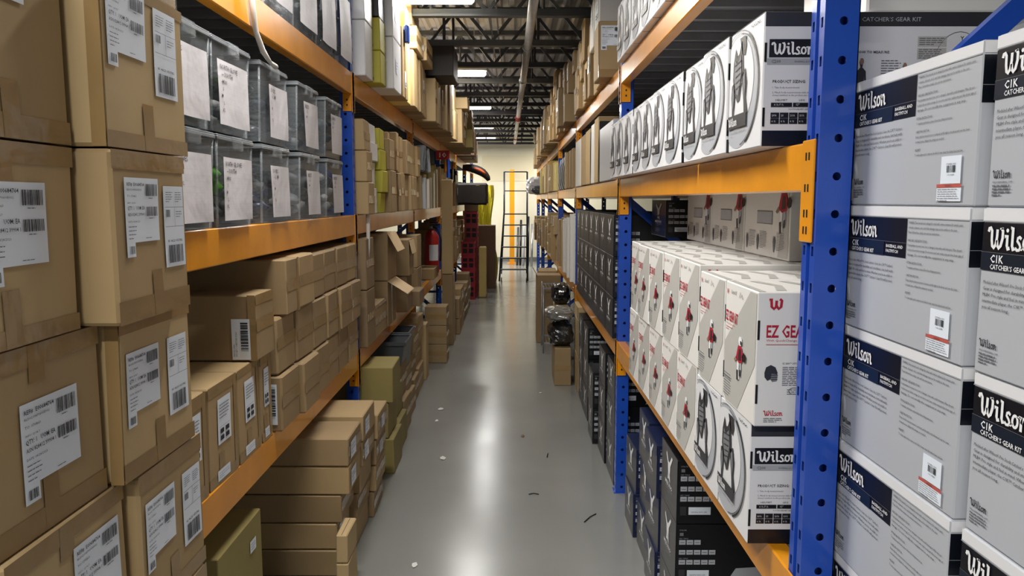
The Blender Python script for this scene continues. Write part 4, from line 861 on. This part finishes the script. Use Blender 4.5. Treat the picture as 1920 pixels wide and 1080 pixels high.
tall('L', .795, 5.75, .30, .3, .50, Z, 'kraft', 'brown upright carton with a blue tag at its top, left upper shelf', lab=[('f', 'note', .12, .08, .08, .12)], tape=('fv',))
m = MB(); m.rbox(-.795, -.76, 5.85, 5.93, Z + .40, Z + .53, 'blue_paint', .01); tag(m.build('blue_tag'), 'bright blue plastic tag stuck on the brown upright carton', 'tag')
tall('L', .81, 6.06, .26, .3, .72, Z, 'pale_yellow', 'tall pale yellow carton on the left upper shelf')
tall('L', .745, 5.40, .40, .3, .16, Z + .70, 'kraft_c', 'flat brown carton lying across the tops of the white cartons')
run('L', 6.34, 7.40, Z, 2.95, .79, 'left upper shelf before third post', 71, wr=(.16, .3), hr=(.42, .46), flush=True, jitx=.01, tapes=('fv',))
for i, (y, xf, w_, h, zt) in enumerate(((6.36, .76, .5, .18, 2.955), (6.36, .80, .5, .24, 3.14), (6.9, .74, .5, .2, 2.955))):
    tall('L', xf, y, w_, .34, h, zt, 'kraft_c', 'brown carton laid on top of the upright ones, left upper shelf, %s' % ('near', 'topmost near', 'far')[i], tape=('fm', 'nm'))
# middle shelf second bay
Z = LT[2]
rm = [(4.77, .20, .885, 'kraft', (.20, .19, .19)), (5.0, .26, .91, 'white_box', (.17, .17, .12, .12)), (5.28, .20, .88, 'olive_bright', (.14, .15, .14, .14)), (5.50, .24, .86, 'kraft_b', (.30, .22)), (5.76, .13, .90, 'kraft_c', (.30, .29)), (5.90, .13, .88, 'kraft', (.31, .29)), (6.04, .14, .885, 'kraft_b', (.30, .29)), (6.20, .16, .875, 'kraft', (.31, .28)), (6.40, .26, .87, 'kraft_b', (.30, .28)), (6.68, .18, .875, 'kraft', (.30, .28)), (6.88, .25, .87, 'kraft_c', (.3, .28)), (7.15, .22, .87, 'kraft', (.3, .28))]
for i, (y, w_, xf, mt_, hs) in enumerate(rm):
    zz = Z + .001
    for k, h in enumerate(hs):
        carton('L', xf + .01 * ((k * 7 + i) % 3 - 1), y, w_, .4, h, zz, '%s carton on second bay of left middle shelf, column %s from post, %s up' % ({'white_box': 'white', 'olive_bright': 'yellow-green'}.get(mt_, 'brown'), ORD[i], ORD[k]), 'cartons on the second bay of the left middle shelf', mt=mt_, tape=('fm',) if mt_[0] == 'k' else (), slack=.008); zz += h + .001
slabs('L', 7.56, 8.35, Z, .30, .36, .87, 'left middle shelf after third post', 81, ('kraft', 'cream_box', 'silver_print', 'kraft_b'), lean=.0)
slabs('L', 8.4, 9.4, Z, .32, .5, .87, 'left middle shelf, middle of third bay', 82, ('kraft', 'olive', 'olive', 'cream_box'))
slabs('L', 9.5, 10.2, Z, .40, .5, .88, 'left middle shelf, far end of third bay', 83, ('kraft', 'olive', 'kraft_b'))
# grey wrapped packs leaning out on top of the slim cartons
for i in range(5):
    m = MB(); m.rbox(0, .30, 0, .055, 0, .25, ('bin_grey', 'silver_print', 'bin_dark')[i % 3], .01, 3); m.warp(lambda p: (p[0] + .01 * math.sin(p[2] * 20 + i), p[1] + .01 * math.sin(p[2] * 14 + p[0] * 9), p[2]))
    o = m.build('wrapped_pack'); tag(o, 'grey film-wrapped pack on top of the slim cartons, %s from near' % ORD[i], 'pack', 'film-wrapped packs on the left middle shelf'); put(o, 'L', .85 + .01 * (i % 2), 7.60 + .115 * i, .055, Z + .37, 0); o.rotation_euler = (math.radians(0), 0, math.pi + .05)
# lower shelf second bay
Z = LT[1]
tall('L', .90, 4.76, .28, .4, .36, Z, 'kraft_dark', 'dark brown carton behind the post on left lower shelf, bottom', tape=('fm',)); tall('L', .90, 4.76, .28, .4, .32, Z + .362, 'kraft_dark', 'dark brown carton behind the post on left lower shelf, top', tape=('fm',))
carton('L', .905, 5.06, .48, .40, .225, Z + .001, 'low brown carton with crumpled tape on second bay of left lower shelf', None, tape=('fu', 'fm', 'nR'), mt='kraft_b')
carton('L', .90, 5.56, .40, .45, .335, Z + .001, 'open brown carton at the bottom with its flap hanging to the aisle', None, tape=('fv',), mt='kraft_b', flap=[('front', -33, .17)])
carton('L', .895, 5.56, .40, .45, .345, Z + .338, 'open brown carton on the upper tier with its flap hanging down', None, tape=(), mt='kraft_b', flap=[('front', -62, .15)])
carton('L', .84, 6.30, .30, .42, .30, Z + .301, 'brown carton with a torn wrapped edge on the left lower shelf', None, tape=('fu', 'fR'), mt='kraft_b', flap=[('front', -78, .12)])
carton('L', .86, 6.30, .30, .42, .30, Z + .0005, 'brown carton under the torn one on the left lower shelf', None, tape=('fm',), mt='kraft_dark')
carton('L', .80, 6.66, .36, .5, .135, Z + .0005, 'shallow brown tray carton sticking out over the lower left beam', None, tape=(), mt='kraft_dark')
for k in range(2): carton('L', .865, 7.05, .30, .42, .30, Z + .0005 + .302 * k, 'brown carton just before the third post on left lower shelf, %s' % ('lower' if k == 0 else 'upper'), None, tape=('fR',), mt=('kraft_b', 'kraft')[k])
carton('L', .90, 8.9, .5, .5, .13, Z + .0005, 'open shallow brown tray at the far end of the left lower shelf', None, tape=(), mt='kraft')
# fire extinguisher standing on the shelf
fe = empty('fire_extinguisher', (-1.02, 9.8, Z + .0005)); tag(fe, 'red fire extinguisher with white label standing at the far end of left lower shelf', 'fire extinguisher')
m = MB(); m.tube([(0, 0, 0), (0, 0, .02), (0, 0, .46), (0, 0, .52), (0, 0, .55)], [.088, .095, .095, .06, .03], 'red_paint', 18); m.build('cylinder', fe)
m = MB(); m.mesh([(.0965 * math.sin(a), -.0965 * math.cos(a), z_) for z_ in (.16, .36) for a in [-.2 + .22 * k for k in range(7)]], [(k, k + 1, 8 + k, 7 + k) for k in range(6)], 'paper'); m.build('label', fe)
m = MB(); m.tube([(0, 0, .55), (0, 0, .60)], .02, 'galv', 10); m.box(-.015, .10, -.012, .012, .595, .61, 'rubber'); m.box(-.015, .09, -.012, .012, .63, .645, 'rubber'); m.build('valve_handle', fe)
m = MB(); m.tube([(.02, 0, .58), (.09, -.02, .56), (.125, -.03, .42), (.12, -.03, .25), (.11, -.02, .15)], .011, 'rubber', 8); m.build('hose', fe)
# tall thin carton standing on a wide one beside the third bay
carton('L', .712, 9.25, .40, .135, .62 + .24, .0005, 'wide brown carton on the floor carrying the tall slim carton', None, tape=('fv',), mt='kraft_b'); 
carton('L', .714, 9.27, .17, .13, 1.13, .864, 'very tall slim cream carton standing beside the third left post', None, tape=('fu',), mt='kraft_c', slack=.006)
m = MB(); m.box(-.79, -.735, 9.15, 9.20, 0, 0, 'seam') if False else None
# numbered bay sign and the blue post end with yellow plate
sg = empty('bay_sign', (-.875, 9.9, 2.317)); tag(sg, 'small red bay sign with white 10 hanging under the upper left beam', 'sign')
m = MB(); m.rbox(-.085, .085, 0, .004, -.055, .055, 'red_print', .001); f = Face(m, (-.085, 0, -.055), (1, 0, 0), (0, 0, 1), .17, .11); f.text('10', .04, .025, .06, 'white_print', 2, .09, .02); m.build('board', sg)
m = MB(); m.bar((-.808, 9.9, 2.261), (-.808, 9.9, 2.03), .035, .03, 'blue_paint'); tag(m.build('hanging_tube'), 'short bright blue tube hanging below the red bay sign', 'tube')
m = MB(); m.bar((-.845, 9.9, 2.261), (-.845, 9.9, 2.09), .012, .03, 'yellow_paint'); tag(m.build('yellow_strip'), 'thin yellow strip hanging beside the bright blue tube', 'strip')
# ---- left third bay upper, farther bays
run('L', 7.56, 8.4, LT[3], 2.93, .74, 'near part of third left bay upper shelf', 89, wr=(.2, .3), hr=(.40, .42), jitx=.02, flush=True)
carton('L', .56, 7.60, .62, .55, .30, 2.935, 'dark brown carton jutting over the aisle on top of the third left bay', None, tape=(), mt='bag_black')
carton('L', .60, 8.30, .5, .5, .25, 3.25 - .01, 'brown carton perched behind the dark one above the third left bay', None, tape=('fm',), mt='kraft_dark') if False else None
run('L', 8.45, 10.2, LT[3], 3.25, .71, 'far part of third left bay upper shelf', 91, wr=(.25, .45), hr=(.3, .62), jitx=.03)
run('L', 10.4, 13.1, LT[3], 3.2, .62, 'fourth left bay upper shelf', 92, wr=(.3, .6), hr=(.25, .5), jitx=.06, mats_=('kraft', 'kraft_b', 'brown_box', 'olive', 'kraft_c'))
run('L', 13.3, 16.0, LT[3], 3.0, .68, 'fifth left bay upper shelf', 93, wr=(.3, .6), hr=(.25, .5), jitx=.06, mats_=('kraft', 'kraft_b', 'brown_box'))
run('L', 10.4, 13.1, LT[2], 2.25, .90, 'fourth left bay middle shelf', 94, wr=(.14, .3), hr=(.25, .5), mats_=('kraft', 'kraft_b', 'black_box', 'silver_print'))
run('L', 13.75, 16.0, LT[2], 2.2, .92, 'fifth left bay middle shelf', 95, wr=(.3, .6), hr=(.3, .5), mats_=('kraft', 'black_box', 'kraft_dark'))
run('L', 10.4, 13.1, LT[1], 1.45, .90, 'fourth left bay lower shelf', 96, wr=(.2, .4), hr=(.2, .4), mats_=('kraft', 'kraft_b', 'kraft_dark'))
run('L', 13.3, 16.0, LT[1], 1.45, .92, 'fifth left bay lower shelf', 97, wr=(.3, .5), hr=(.25, .4), mats_=('kraft', 'kraft_dark'))
run('L', 10.0, 12.9, 0, .62, .69, 'floor of the fourth left bay', 98, wr=(.3, .5), hr=(.14, .3), mats_=('kraft', 'kraft_b', 'kraft_dark'), jitx=.015, d=.2)
# ------------------------------------------------------------------ red crates
cr0 = None
def crate_mesh(w_, d, h):
    m = MB(); t = .015
    for (x0, x1, y0, y1) in ((0, w_, 0, t), (0, w_, d - t, d), (0, t, t, d - t), (w_ - t, w_, t, d - t)):
        ax = 0 if x1 - x0 > y1 - y0 else 1; a0, a1 = ((x0, x1), (y0, y1))[ax]
        def bx(a, b, z0, z1): m.box(a, b, y0, y1, z0, z1, 'crate_red') if ax == 0 else m.box(x0, x1, a, b, z0, z1, 'crate_red')
        L = a1 - a0; bx(a0, a1, 0, h * .22); bx(a0, a1, h * .86, h); bx(a0, a0 + L * .12, h * .22, h * .86); bx(a1 - L * .12, a1, h * .22, h * .86); bx(a0 + L * .44, a0 + L * .56, h * .22, h * .86); bx(a0 + L * .12, a0 + L * .44, h * .52, h * .62); bx(a0 + L * .56, a0 + L * .88, h * .52, h * .62)
    m.box(t, w_ - t, t, d - t, .0, .012, 'crate_red'); m.box(t, t + .004, t, d - t, .012, h * .9, 'crate_red'); m.box(w_ - t - .004, w_ - t, t, d - t, .012, h * .9, 'crate_red'); m.box(t, w_ - t, t, t + .004, .012, h * .9, 'rubber'); m.box(t, w_ - t, d - t - .004, d - t, .012, h * .9, 'crate_red'); m.box(t, w_ - t, t + .0, d - t, .02, h * .8, 'hole') if False else None
    return m
for i, (x, y, n_) in enumerate(((-.892, 13.55, 5), (-.86, 14.0, 6))):
    for k in range(n_ - (1 if i == 0 else 0) + 0):
        if cr0 is None: o = cr0 = crate_mesh(.24, .36, .255).build('plastic_crate')
        else: o = cr0.copy(); C.objects.link(o)
        o.location = (x, y, .256 * k + .0005); tag(o, 'red plastic crate in the %s crate pile left of the aisle, %s from the floor' % (('nearer', 'farther')[i], ORD[k]), 'crate', 'red plastic crates piled on the floor')
m = MB(); m.rbox(-.60, -.47, 13.9, 14.3, .0005, .9, 'pale_yellow', .01); tag(m.build('folded_board'), 'pale yellow folded board standing upright beside the red crates', 'board')
carton('L', .62, 14.03, .3, .24, .24, 1.54, 'dark brown carton on top of the farther red crate pile', None, tape=(), mt='brown_box')
carton('L', .33, 15.3, .5, .36, 1.25, .0005, 'tall dark brown sheet carton leaning beyond the red crates', None, tape=(), mt='brown_box')
# dark bags hanging out of the far left shelf
m = MB(); R_ = random.Random(4); m.rbox(0, .78, 0, .35, 0, .36, 'bag_black', .03, 5); m.warp(lambda p: (p[0] + .02 * noise.noise(Vector(p) * 9), p[1], p[2] + .02 * noise.noise(Vector(p) * 7)))
o = m.build('equipment_bag'); o.location = (-1.20, 13.36, 1.672); tag(o, 'dark brown boxy equipment bag sticking out of the far left middle shelf', 'bag')
m = MB(); pts = [(-.85 + .46 * math.sin(t), 13.5, 2.17 + .14 * math.cos(t) - .10 * t * t / 1.6) for t in [k * .17 for k in range(9)]]
m.tube(pts, [.045, .06, .07, .075, .075, .07, .06, .05, .03], 'bag_black', 10); m.tube([(p[0] + .005, p[1] - .045, p[2] + .01) for p in pts[2:7]], [.02, .03, .035, .03, .02], 'orange_cloth', 8)
o = m.build('curved_bag'); tag(o, 'curved black and orange padded bag on top of the far left shelf', 'bag')
m = MB(); m.grid((-.78, 16.6, .002), (.34, 0, 0), (0, 0, 2.06), 10, 20, 'yellow_cloth'); m.warp(lambda p: (p[0] + .05 * math.sin(p[2] * 4) + .1 * (2.1 - p[2]) * .5, p[1] + .05 * math.sin(p[0] * 40 + p[2] * 3), p[2]))
o = m.build('yellow_sheet'); tag(o, 'bright yellow plastic sheet draped at the far end of the left rack', 'sheet'); sm = o.modifiers.new('thick', 'SOLIDIFY'); sm.thickness = .004
# ------------------------------------------------------------------ rolling ladder
ld_ = empty('rolling_ladder', (0, 16.4, 0)); tag(ld_, 'dark blue-green rolling warehouse ladder standing in the aisle near the back', 'ladder')
xl, xr = -.27, .33
for s_, xb, xt in ((0, -.27, -.17), (1, .33, .33)):
    m = MB(); m.tube([(xb, 0, .03), (xt, .55, 1.5), (xt, .62, 2.36)], .019, 'ladder_paint', 10); m.build('side_rail', ld_)
    m = MB(); m.tube([(xb - (.0 if s_ else -.03), 1.15, .08), (xt, .7, 1.5), (xt, .64, 2.34)], .014, 'ladder_paint', 10); m.build('rear_rail', ld_)
    m = MB(); m.tube([(xb, 0, .05), (xb, 1.15, .09)], .012, 'ladder_paint', 8); m.build('base_rail', ld_)
for k in range(6):
    z_ = .27 + .235 * k; yy = .42 * k / 5 + .09; fx = k / 6
    m = MB(); x0 = xl + (.10) * fx + .01; m.rbox(x0, xr - .01, yy - .02, yy + .13, z_ - .012, z_ + .012, 'ladder_paint', .004); m.build('step', ld_)
m = MB(); m.tube([(-.17, .63, 2.36), (.33, .63, 2.36)], .012, 'ladder_paint', 8); m.build('top_rail', ld_)
m = MB(); m.tube([(-.17, .6, 1.95), (-.17, .95, 1.95), (.33, .95, 1.95), (.33, .6, 1.95)], .011, 'ladder_paint', 8); m.build('guard_rail', ld_)
for x_ in (-.235, .30):
    m = MB(); m.tube([(x_, -.005 + .02, .055), (x_ + .02, -.005 + .02, .055)], .055, 'rubber', 14); m.build('caster', ld_)
# ------------------------------------------------------------------ RIGHT, second bay and beyond
Z = RT[2]
tall('R', .60, 4.66, .72, .45, .36, Z, 'silver_print', 'big plain pale grey carton beyond the picture cartons, right middle shelf')
for i, (y, w_, h, mt_, cw) in enumerate(((5.40, .06, .42, 'black_box', 'black'), (5.47, .26, .46, 'kraft_c', 'brown'), (5.75, .20, .44, 'cream_box', 'off-white'), (5.97, .06, .40, 'black_box', 'black'), (6.05, .34, .43, 'kraft_c', 'brown'), (6.42, .4, .42, 'kraft', 'brown'), (6.85, .55, .42, 'cream_box', 'off-white'))):
    tall('R', .60, y, w_, .4, h, Z, mt_, 'upright %s carton, %s from the pale grey one on right middle shelf' % (cw, ORD[i]), 'upright cartons on the right middle shelf')
slabs('R', 7.65, 8.9, Z, .36, .42, .60, 'right middle shelf after third post', 101, ('kraft', 'kraft_c', 'kraft'), wr=(.14, .22))
for i in range(7):
    m = MB(); m.rbox(0, .3, 0, .07, 0, .40, ('silver_print', 'black_box')[i % 2], .012, 4); m.warp(lambda p: (p[0] - .03 * math.sin(p[2] * 7.8 + .4), p[1], p[2])); o = m.build('helmet_pack'); tag(o, 'curved %s pack filed upright on right middle shelf, %s from near' % (('grey', 'black')[i % 2], ORD[i]), 'pack', 'curved packs on the right middle shelf'); put(o, 'R', .62, 9.0 + .18 * i, .07, Z + .001)
run('R', 10.55, 13.3, Z, 2.35, .58, 'fourth right bay middle shelf', 102, wr=(.2, .4), hr=(.3, .5), mats_=('kraft', 'kraft_c', 'pale_yellow'), flush=True)
run('R', 13.5, 15.0, Z, 2.35, .55, 'fifth right bay middle shelf', 103, wr=(.2, .4), hr=(.3, .5), mats_=('kraft', 'kraft_c', 'pale_yellow'), flush=True)
run('R', 16.5, 19.2, Z, 2.3, .58, 'sixth right bay middle shelf', 104, wr=(.3, .5), hr=(.3, .5))
Z = RT[3]
carton('R', .535, 4.90, .30, .42, .34, Z + .001, 'brown carton with large white label overhanging the right upper shelf near second post', None, tape=('nb', 'fR'), mt='kraft', lab=[('n', 'big', .012, .19, .14, .12)])
carton('R', .70, 4.585, .29, .3, .36, Z + .001, 'off-white carton set back just behind the second right post, upper shelf', None, tape=(), mt='cream_box')
run('R', 5.22, 7.4, Z, 3.2, .57, 'second right bay upper shelf', 111, wr=(.12, .32), hr=(.2, .4), mats_=('kraft', 'kraft_c', 'kraft', 'cream_box', 'kraft_b'), jitx=.03)
run('R', 7.65, 10.3, Z, 3.2, .52, 'third right bay upper shelf', 112, wr=(.15, .35), hr=(.2, .45), mats_=('kraft', 'kraft_c', 'kraft_b'), jitx=.05)
run('R', 10.5, 13.3, Z, 3.15, .48, 'fourth right bay upper shelf', 113, wr=(.2, .4), hr=(.25, .5), jitx=.05)
run('R', 13.5, 16.2, Z, 3.1, .48, 'fifth right bay upper shelf', 114, wr=(.3, .5), hr=(.3, .5), jitx=.05)
run('R', 16.5, 19.2, Z, 3.0, .50, 'sixth right bay upper shelf', 115, wr=(.3, .5), hr=(.3, .5), jitx=.03)
Z = RT[1]
slabs('R', 7.62, 8.5, Z, .62, .70, .60, 'right lower shelf after third post', 121, ('kraft', 'kraft_c', 'olive', 'cream_box'), wr=(.06, .12))
slabs('R', 8.6, 10.2, Z, .55, .62, .60, 'right lower shelf before fourth post', 122, ('kraft', 'cream_box', 'kraft_c', 'sheet'), wr=(.08, .14))
run('R', 10.55, 13.3, Z, 1.55, .58, 'fourth right bay lower shelf', 123, wr=(.2, .4), hr=(.3, .5), mats_=('kraft', 'kraft_c'))
run('R', 13.5, 16.2, Z, 1.5, .5, 'fifth right bay lower shelf', 124, wr=(.3, .5), hr=(.3, .5), mats_=('kraft', 'kraft_dark'))
run('R', 16.5, 19.2, Z, 1.5, .55, 'sixth right bay lower shelf', 125, wr=(.3, .5), hr=(.3, .5), mats_=('kraft', 'kraft_dark'))
# floor right beyond the black cartons
for k, h in enumerate((.34, .33, .12)): carton('R', .598, 6.93 + .0 * k, .42, .4, h - .003, .0005 + (.0, .34, .67)[k], 'brown carton on the floor before the third right post, %s' % ('bottom', 'middle', 'top')[k], 'brown cartons on the floor before the third right post', tape=('fR', 'nR'), mt='kraft_c') if y else None
carton('R', .40, 7.18, .5, .16, .36, .0005, 'brown carton on the aisle floor carrying dark foil bags', None, tape=('nm',), mt='kraft_b')
def foil(name, c, r, sq, mt_, label, seed):
    m = MB(); n, k = 26, 16; vs = []
    for i in range(k + 1):
        for j in range(n):
            a = math.pi * i / k; b = 2 * math.pi * j / n; q = Vector((math.sin(a) * math.cos(b), math.sin(a) * math.sin(b), math.cos(a)))
            q = Vector((math.copysign(abs(q.x) ** .6, q.x), math.copysign(abs(q.y) ** .6, q.y), math.copysign(abs(q.z) ** .8, q.z)))
            f = 1 + .16 * noise.noise(q * 2.2 + Vector((seed, 0, 0))) + .09 * noise.noise(q * 6 + Vector((0, seed, 0)))
            vs.append((q.x * sq[0] * f, q.y * sq[1] * f, q.z * sq[2] * f + sq[2]))
    m.mesh(vs, [(i * n + j, i * n + (j + 1) % n, (i + 1) * n + (j + 1) % n, (i + 1) * n + j) for i in range(k) for j in range(n)], mt_, False)
    o = m.build(name); o.location = c; tag(o, label, 'bag', 'foil bags right of the aisle'); return o
foil('foil_bag', (.47, 7.42, .362), 0, (.12, .22, .11), 'foil_black', 'shiny crumpled black bag on the brown carton right of the aisle', 1.3)
foil('foil_bag', (.46, 7.44, .60), 0, (.13, .23, .06), 'foil_silver', 'crumpled silver film bag lying between the two black bags', 4.3)
carton('R', .46, 8.25, .4, .15, .62, .0005, 'brown carton on the floor behind the foil bags', None, tape=(), mt='kraft_c')
foil('foil_bag', (.53, 8.42, .625), 0, (.10, .16, .11), 'foil_black', 'second shiny black bag, on the brown carton farther back', 7.7)
carton('R', .30, 9.4, .3, .30, .84, .0005, 'tall brown carton standing open on the right of the aisle', None, tape=(), mt='kraft_b', flap=[('front', 60, .1)])
carton('R', .36, 10.4, .5, .25, .80, .0005, 'tall brown carton farther along the right of the aisle', None, tape=(), mt='kraft')
m = MB()
for s_ in (.335, .585):
    pass
# white cart frame
ct = empty('wire_cart', (.36, 8.75, 0)); tag(ct, 'low pale wire cart standing behind the foil bags on the right', 'cart')
for (a, b) in ((0, 0), (.3, 0), (0, .5), (.3, .5)): m = MB(); m.tube([(a, b, 0), (a, b, .78)], .008, 'galv', 8); m.build('leg', ct)
for z_ in (.12, .75):
    m = MB()
    for k in range(9): m.tube([(.3 * k / 8, 0, z_), (.3 * k / 8, .5, z_)], .003, 'galv', 5)
    m.box(-.005, .305, -.005, .005, z_ - .008, z_ + .008, 'galv'); m.box(-.005, .305, .495, .505, z_ - .008, z_ + .008, 'galv'); m.build('wire_shelf', ct)
carton('R', .40, 12.2, .4, .22, .30, .0005, 'small brown carton on the floor far along the right side', None, tape=(), mt='kraft')
run('R', 10.9, 13.3, 0, .78, .60, 'floor of the fourth right bay', 131, wr=(.3, .5), hr=(.2, .4)) if False else None
carton('R', .36, 12.75, .42, .25, .44, .925 + .0, 'brown carton pushed out over the lower right beam far along', None, tape=(), mt='kraft_dark') if False else None
foil('white_bag', (.49, 15.9, 1.868), 0, (.20, .2, .17), 'white_box', 'white plastic bag hanging at the far end of the right rack', 9.1)
foil('grey_bag', (.56, 15.3, 1.868), 0, (.18, .12, .08), 'bin_dark', 'dark grey bag beside the white plastic bag far right', 3.1)
# things at the back wall
for i, (x, y, h, mt_) in enumerate(((.14, 20.8, 1.0, 'bin_dark'), (.22, 20.8, 1.2, 'black_box'), (.30, 20.7, 1.05, 'silver_print'), (.42, 20.6, 1.3, 'black_box'), (.52, 20.5, 1.1, 'galv'))):
    m = MB(); m.tube([(x, y, 0.0), (x + .03, y + .5, h)], .03, mt_, 8); tag(m.build('floor_roll'), '%s roll leaning on the back wall, %s right of the orange column' % (('dark grey', 'black', 'pale', 'second black', 'metallic')[i], ORD[i]), 'roll', 'rolls leaning at the back wall')
# ------------------------------------------------------------------ litter and marks on the floor
R_ = random.Random(12)
for i, (x, y, s_, mt_) in enumerate(((-.47, 5.10, .018, 'floor_litter'), (-.60, 6.0, .012, 'floor_litter'), (-.47, 3.55, .012, 'floor_litter'), (-.60, 6.35, .02, 'floor_litter'), (.08, 5.6, .012, 'twine'), (.26, 6.9, .01, 'floor_litter'))):
    m = MB(); n = 7; m.poly([(s_ * (1 + .5 * R_.random()) * math.cos(2 * math.pi * k / n), s_ * 1.6 * (1 + .5 * R_.random()) * math.sin(2 * math.pi * k / n), .002 + .006 * R_.random()) for k in range(n)], mt_)
    o = m.build('paper_scrap'); o.location = (x, y, 0); tag(o, 'tiny %s scrap on the grey floor, %s from the left piles outward' % ('brown' if mt_ == 'twine' else 'white', ORD[i]), 'scrap', 'scraps of paper on the floor'); q = o.modifiers.new('t', 'SOLIDIFY'); q.thickness = .001
for i, (a, b) in enumerate((((.395, 4.05, .004), (.47, 4.16, .004)), ((.10, 4.45, .004), (.16, 4.45, .004)), ((.24, 5.12, .004), (.25, 5.2, .004)))):
    m = MB(); m.tube([a, ((a[0] + b[0]) / 2, (a[1] + b[1]) / 2 + .01, .006), b], .003, 'hole', 6); tag(m.build('strap_scrap'), 'thin dark strap scrap on the floor, %s from the right rack' % ORD[i], 'scrap', 'dark strap scraps on the floor')
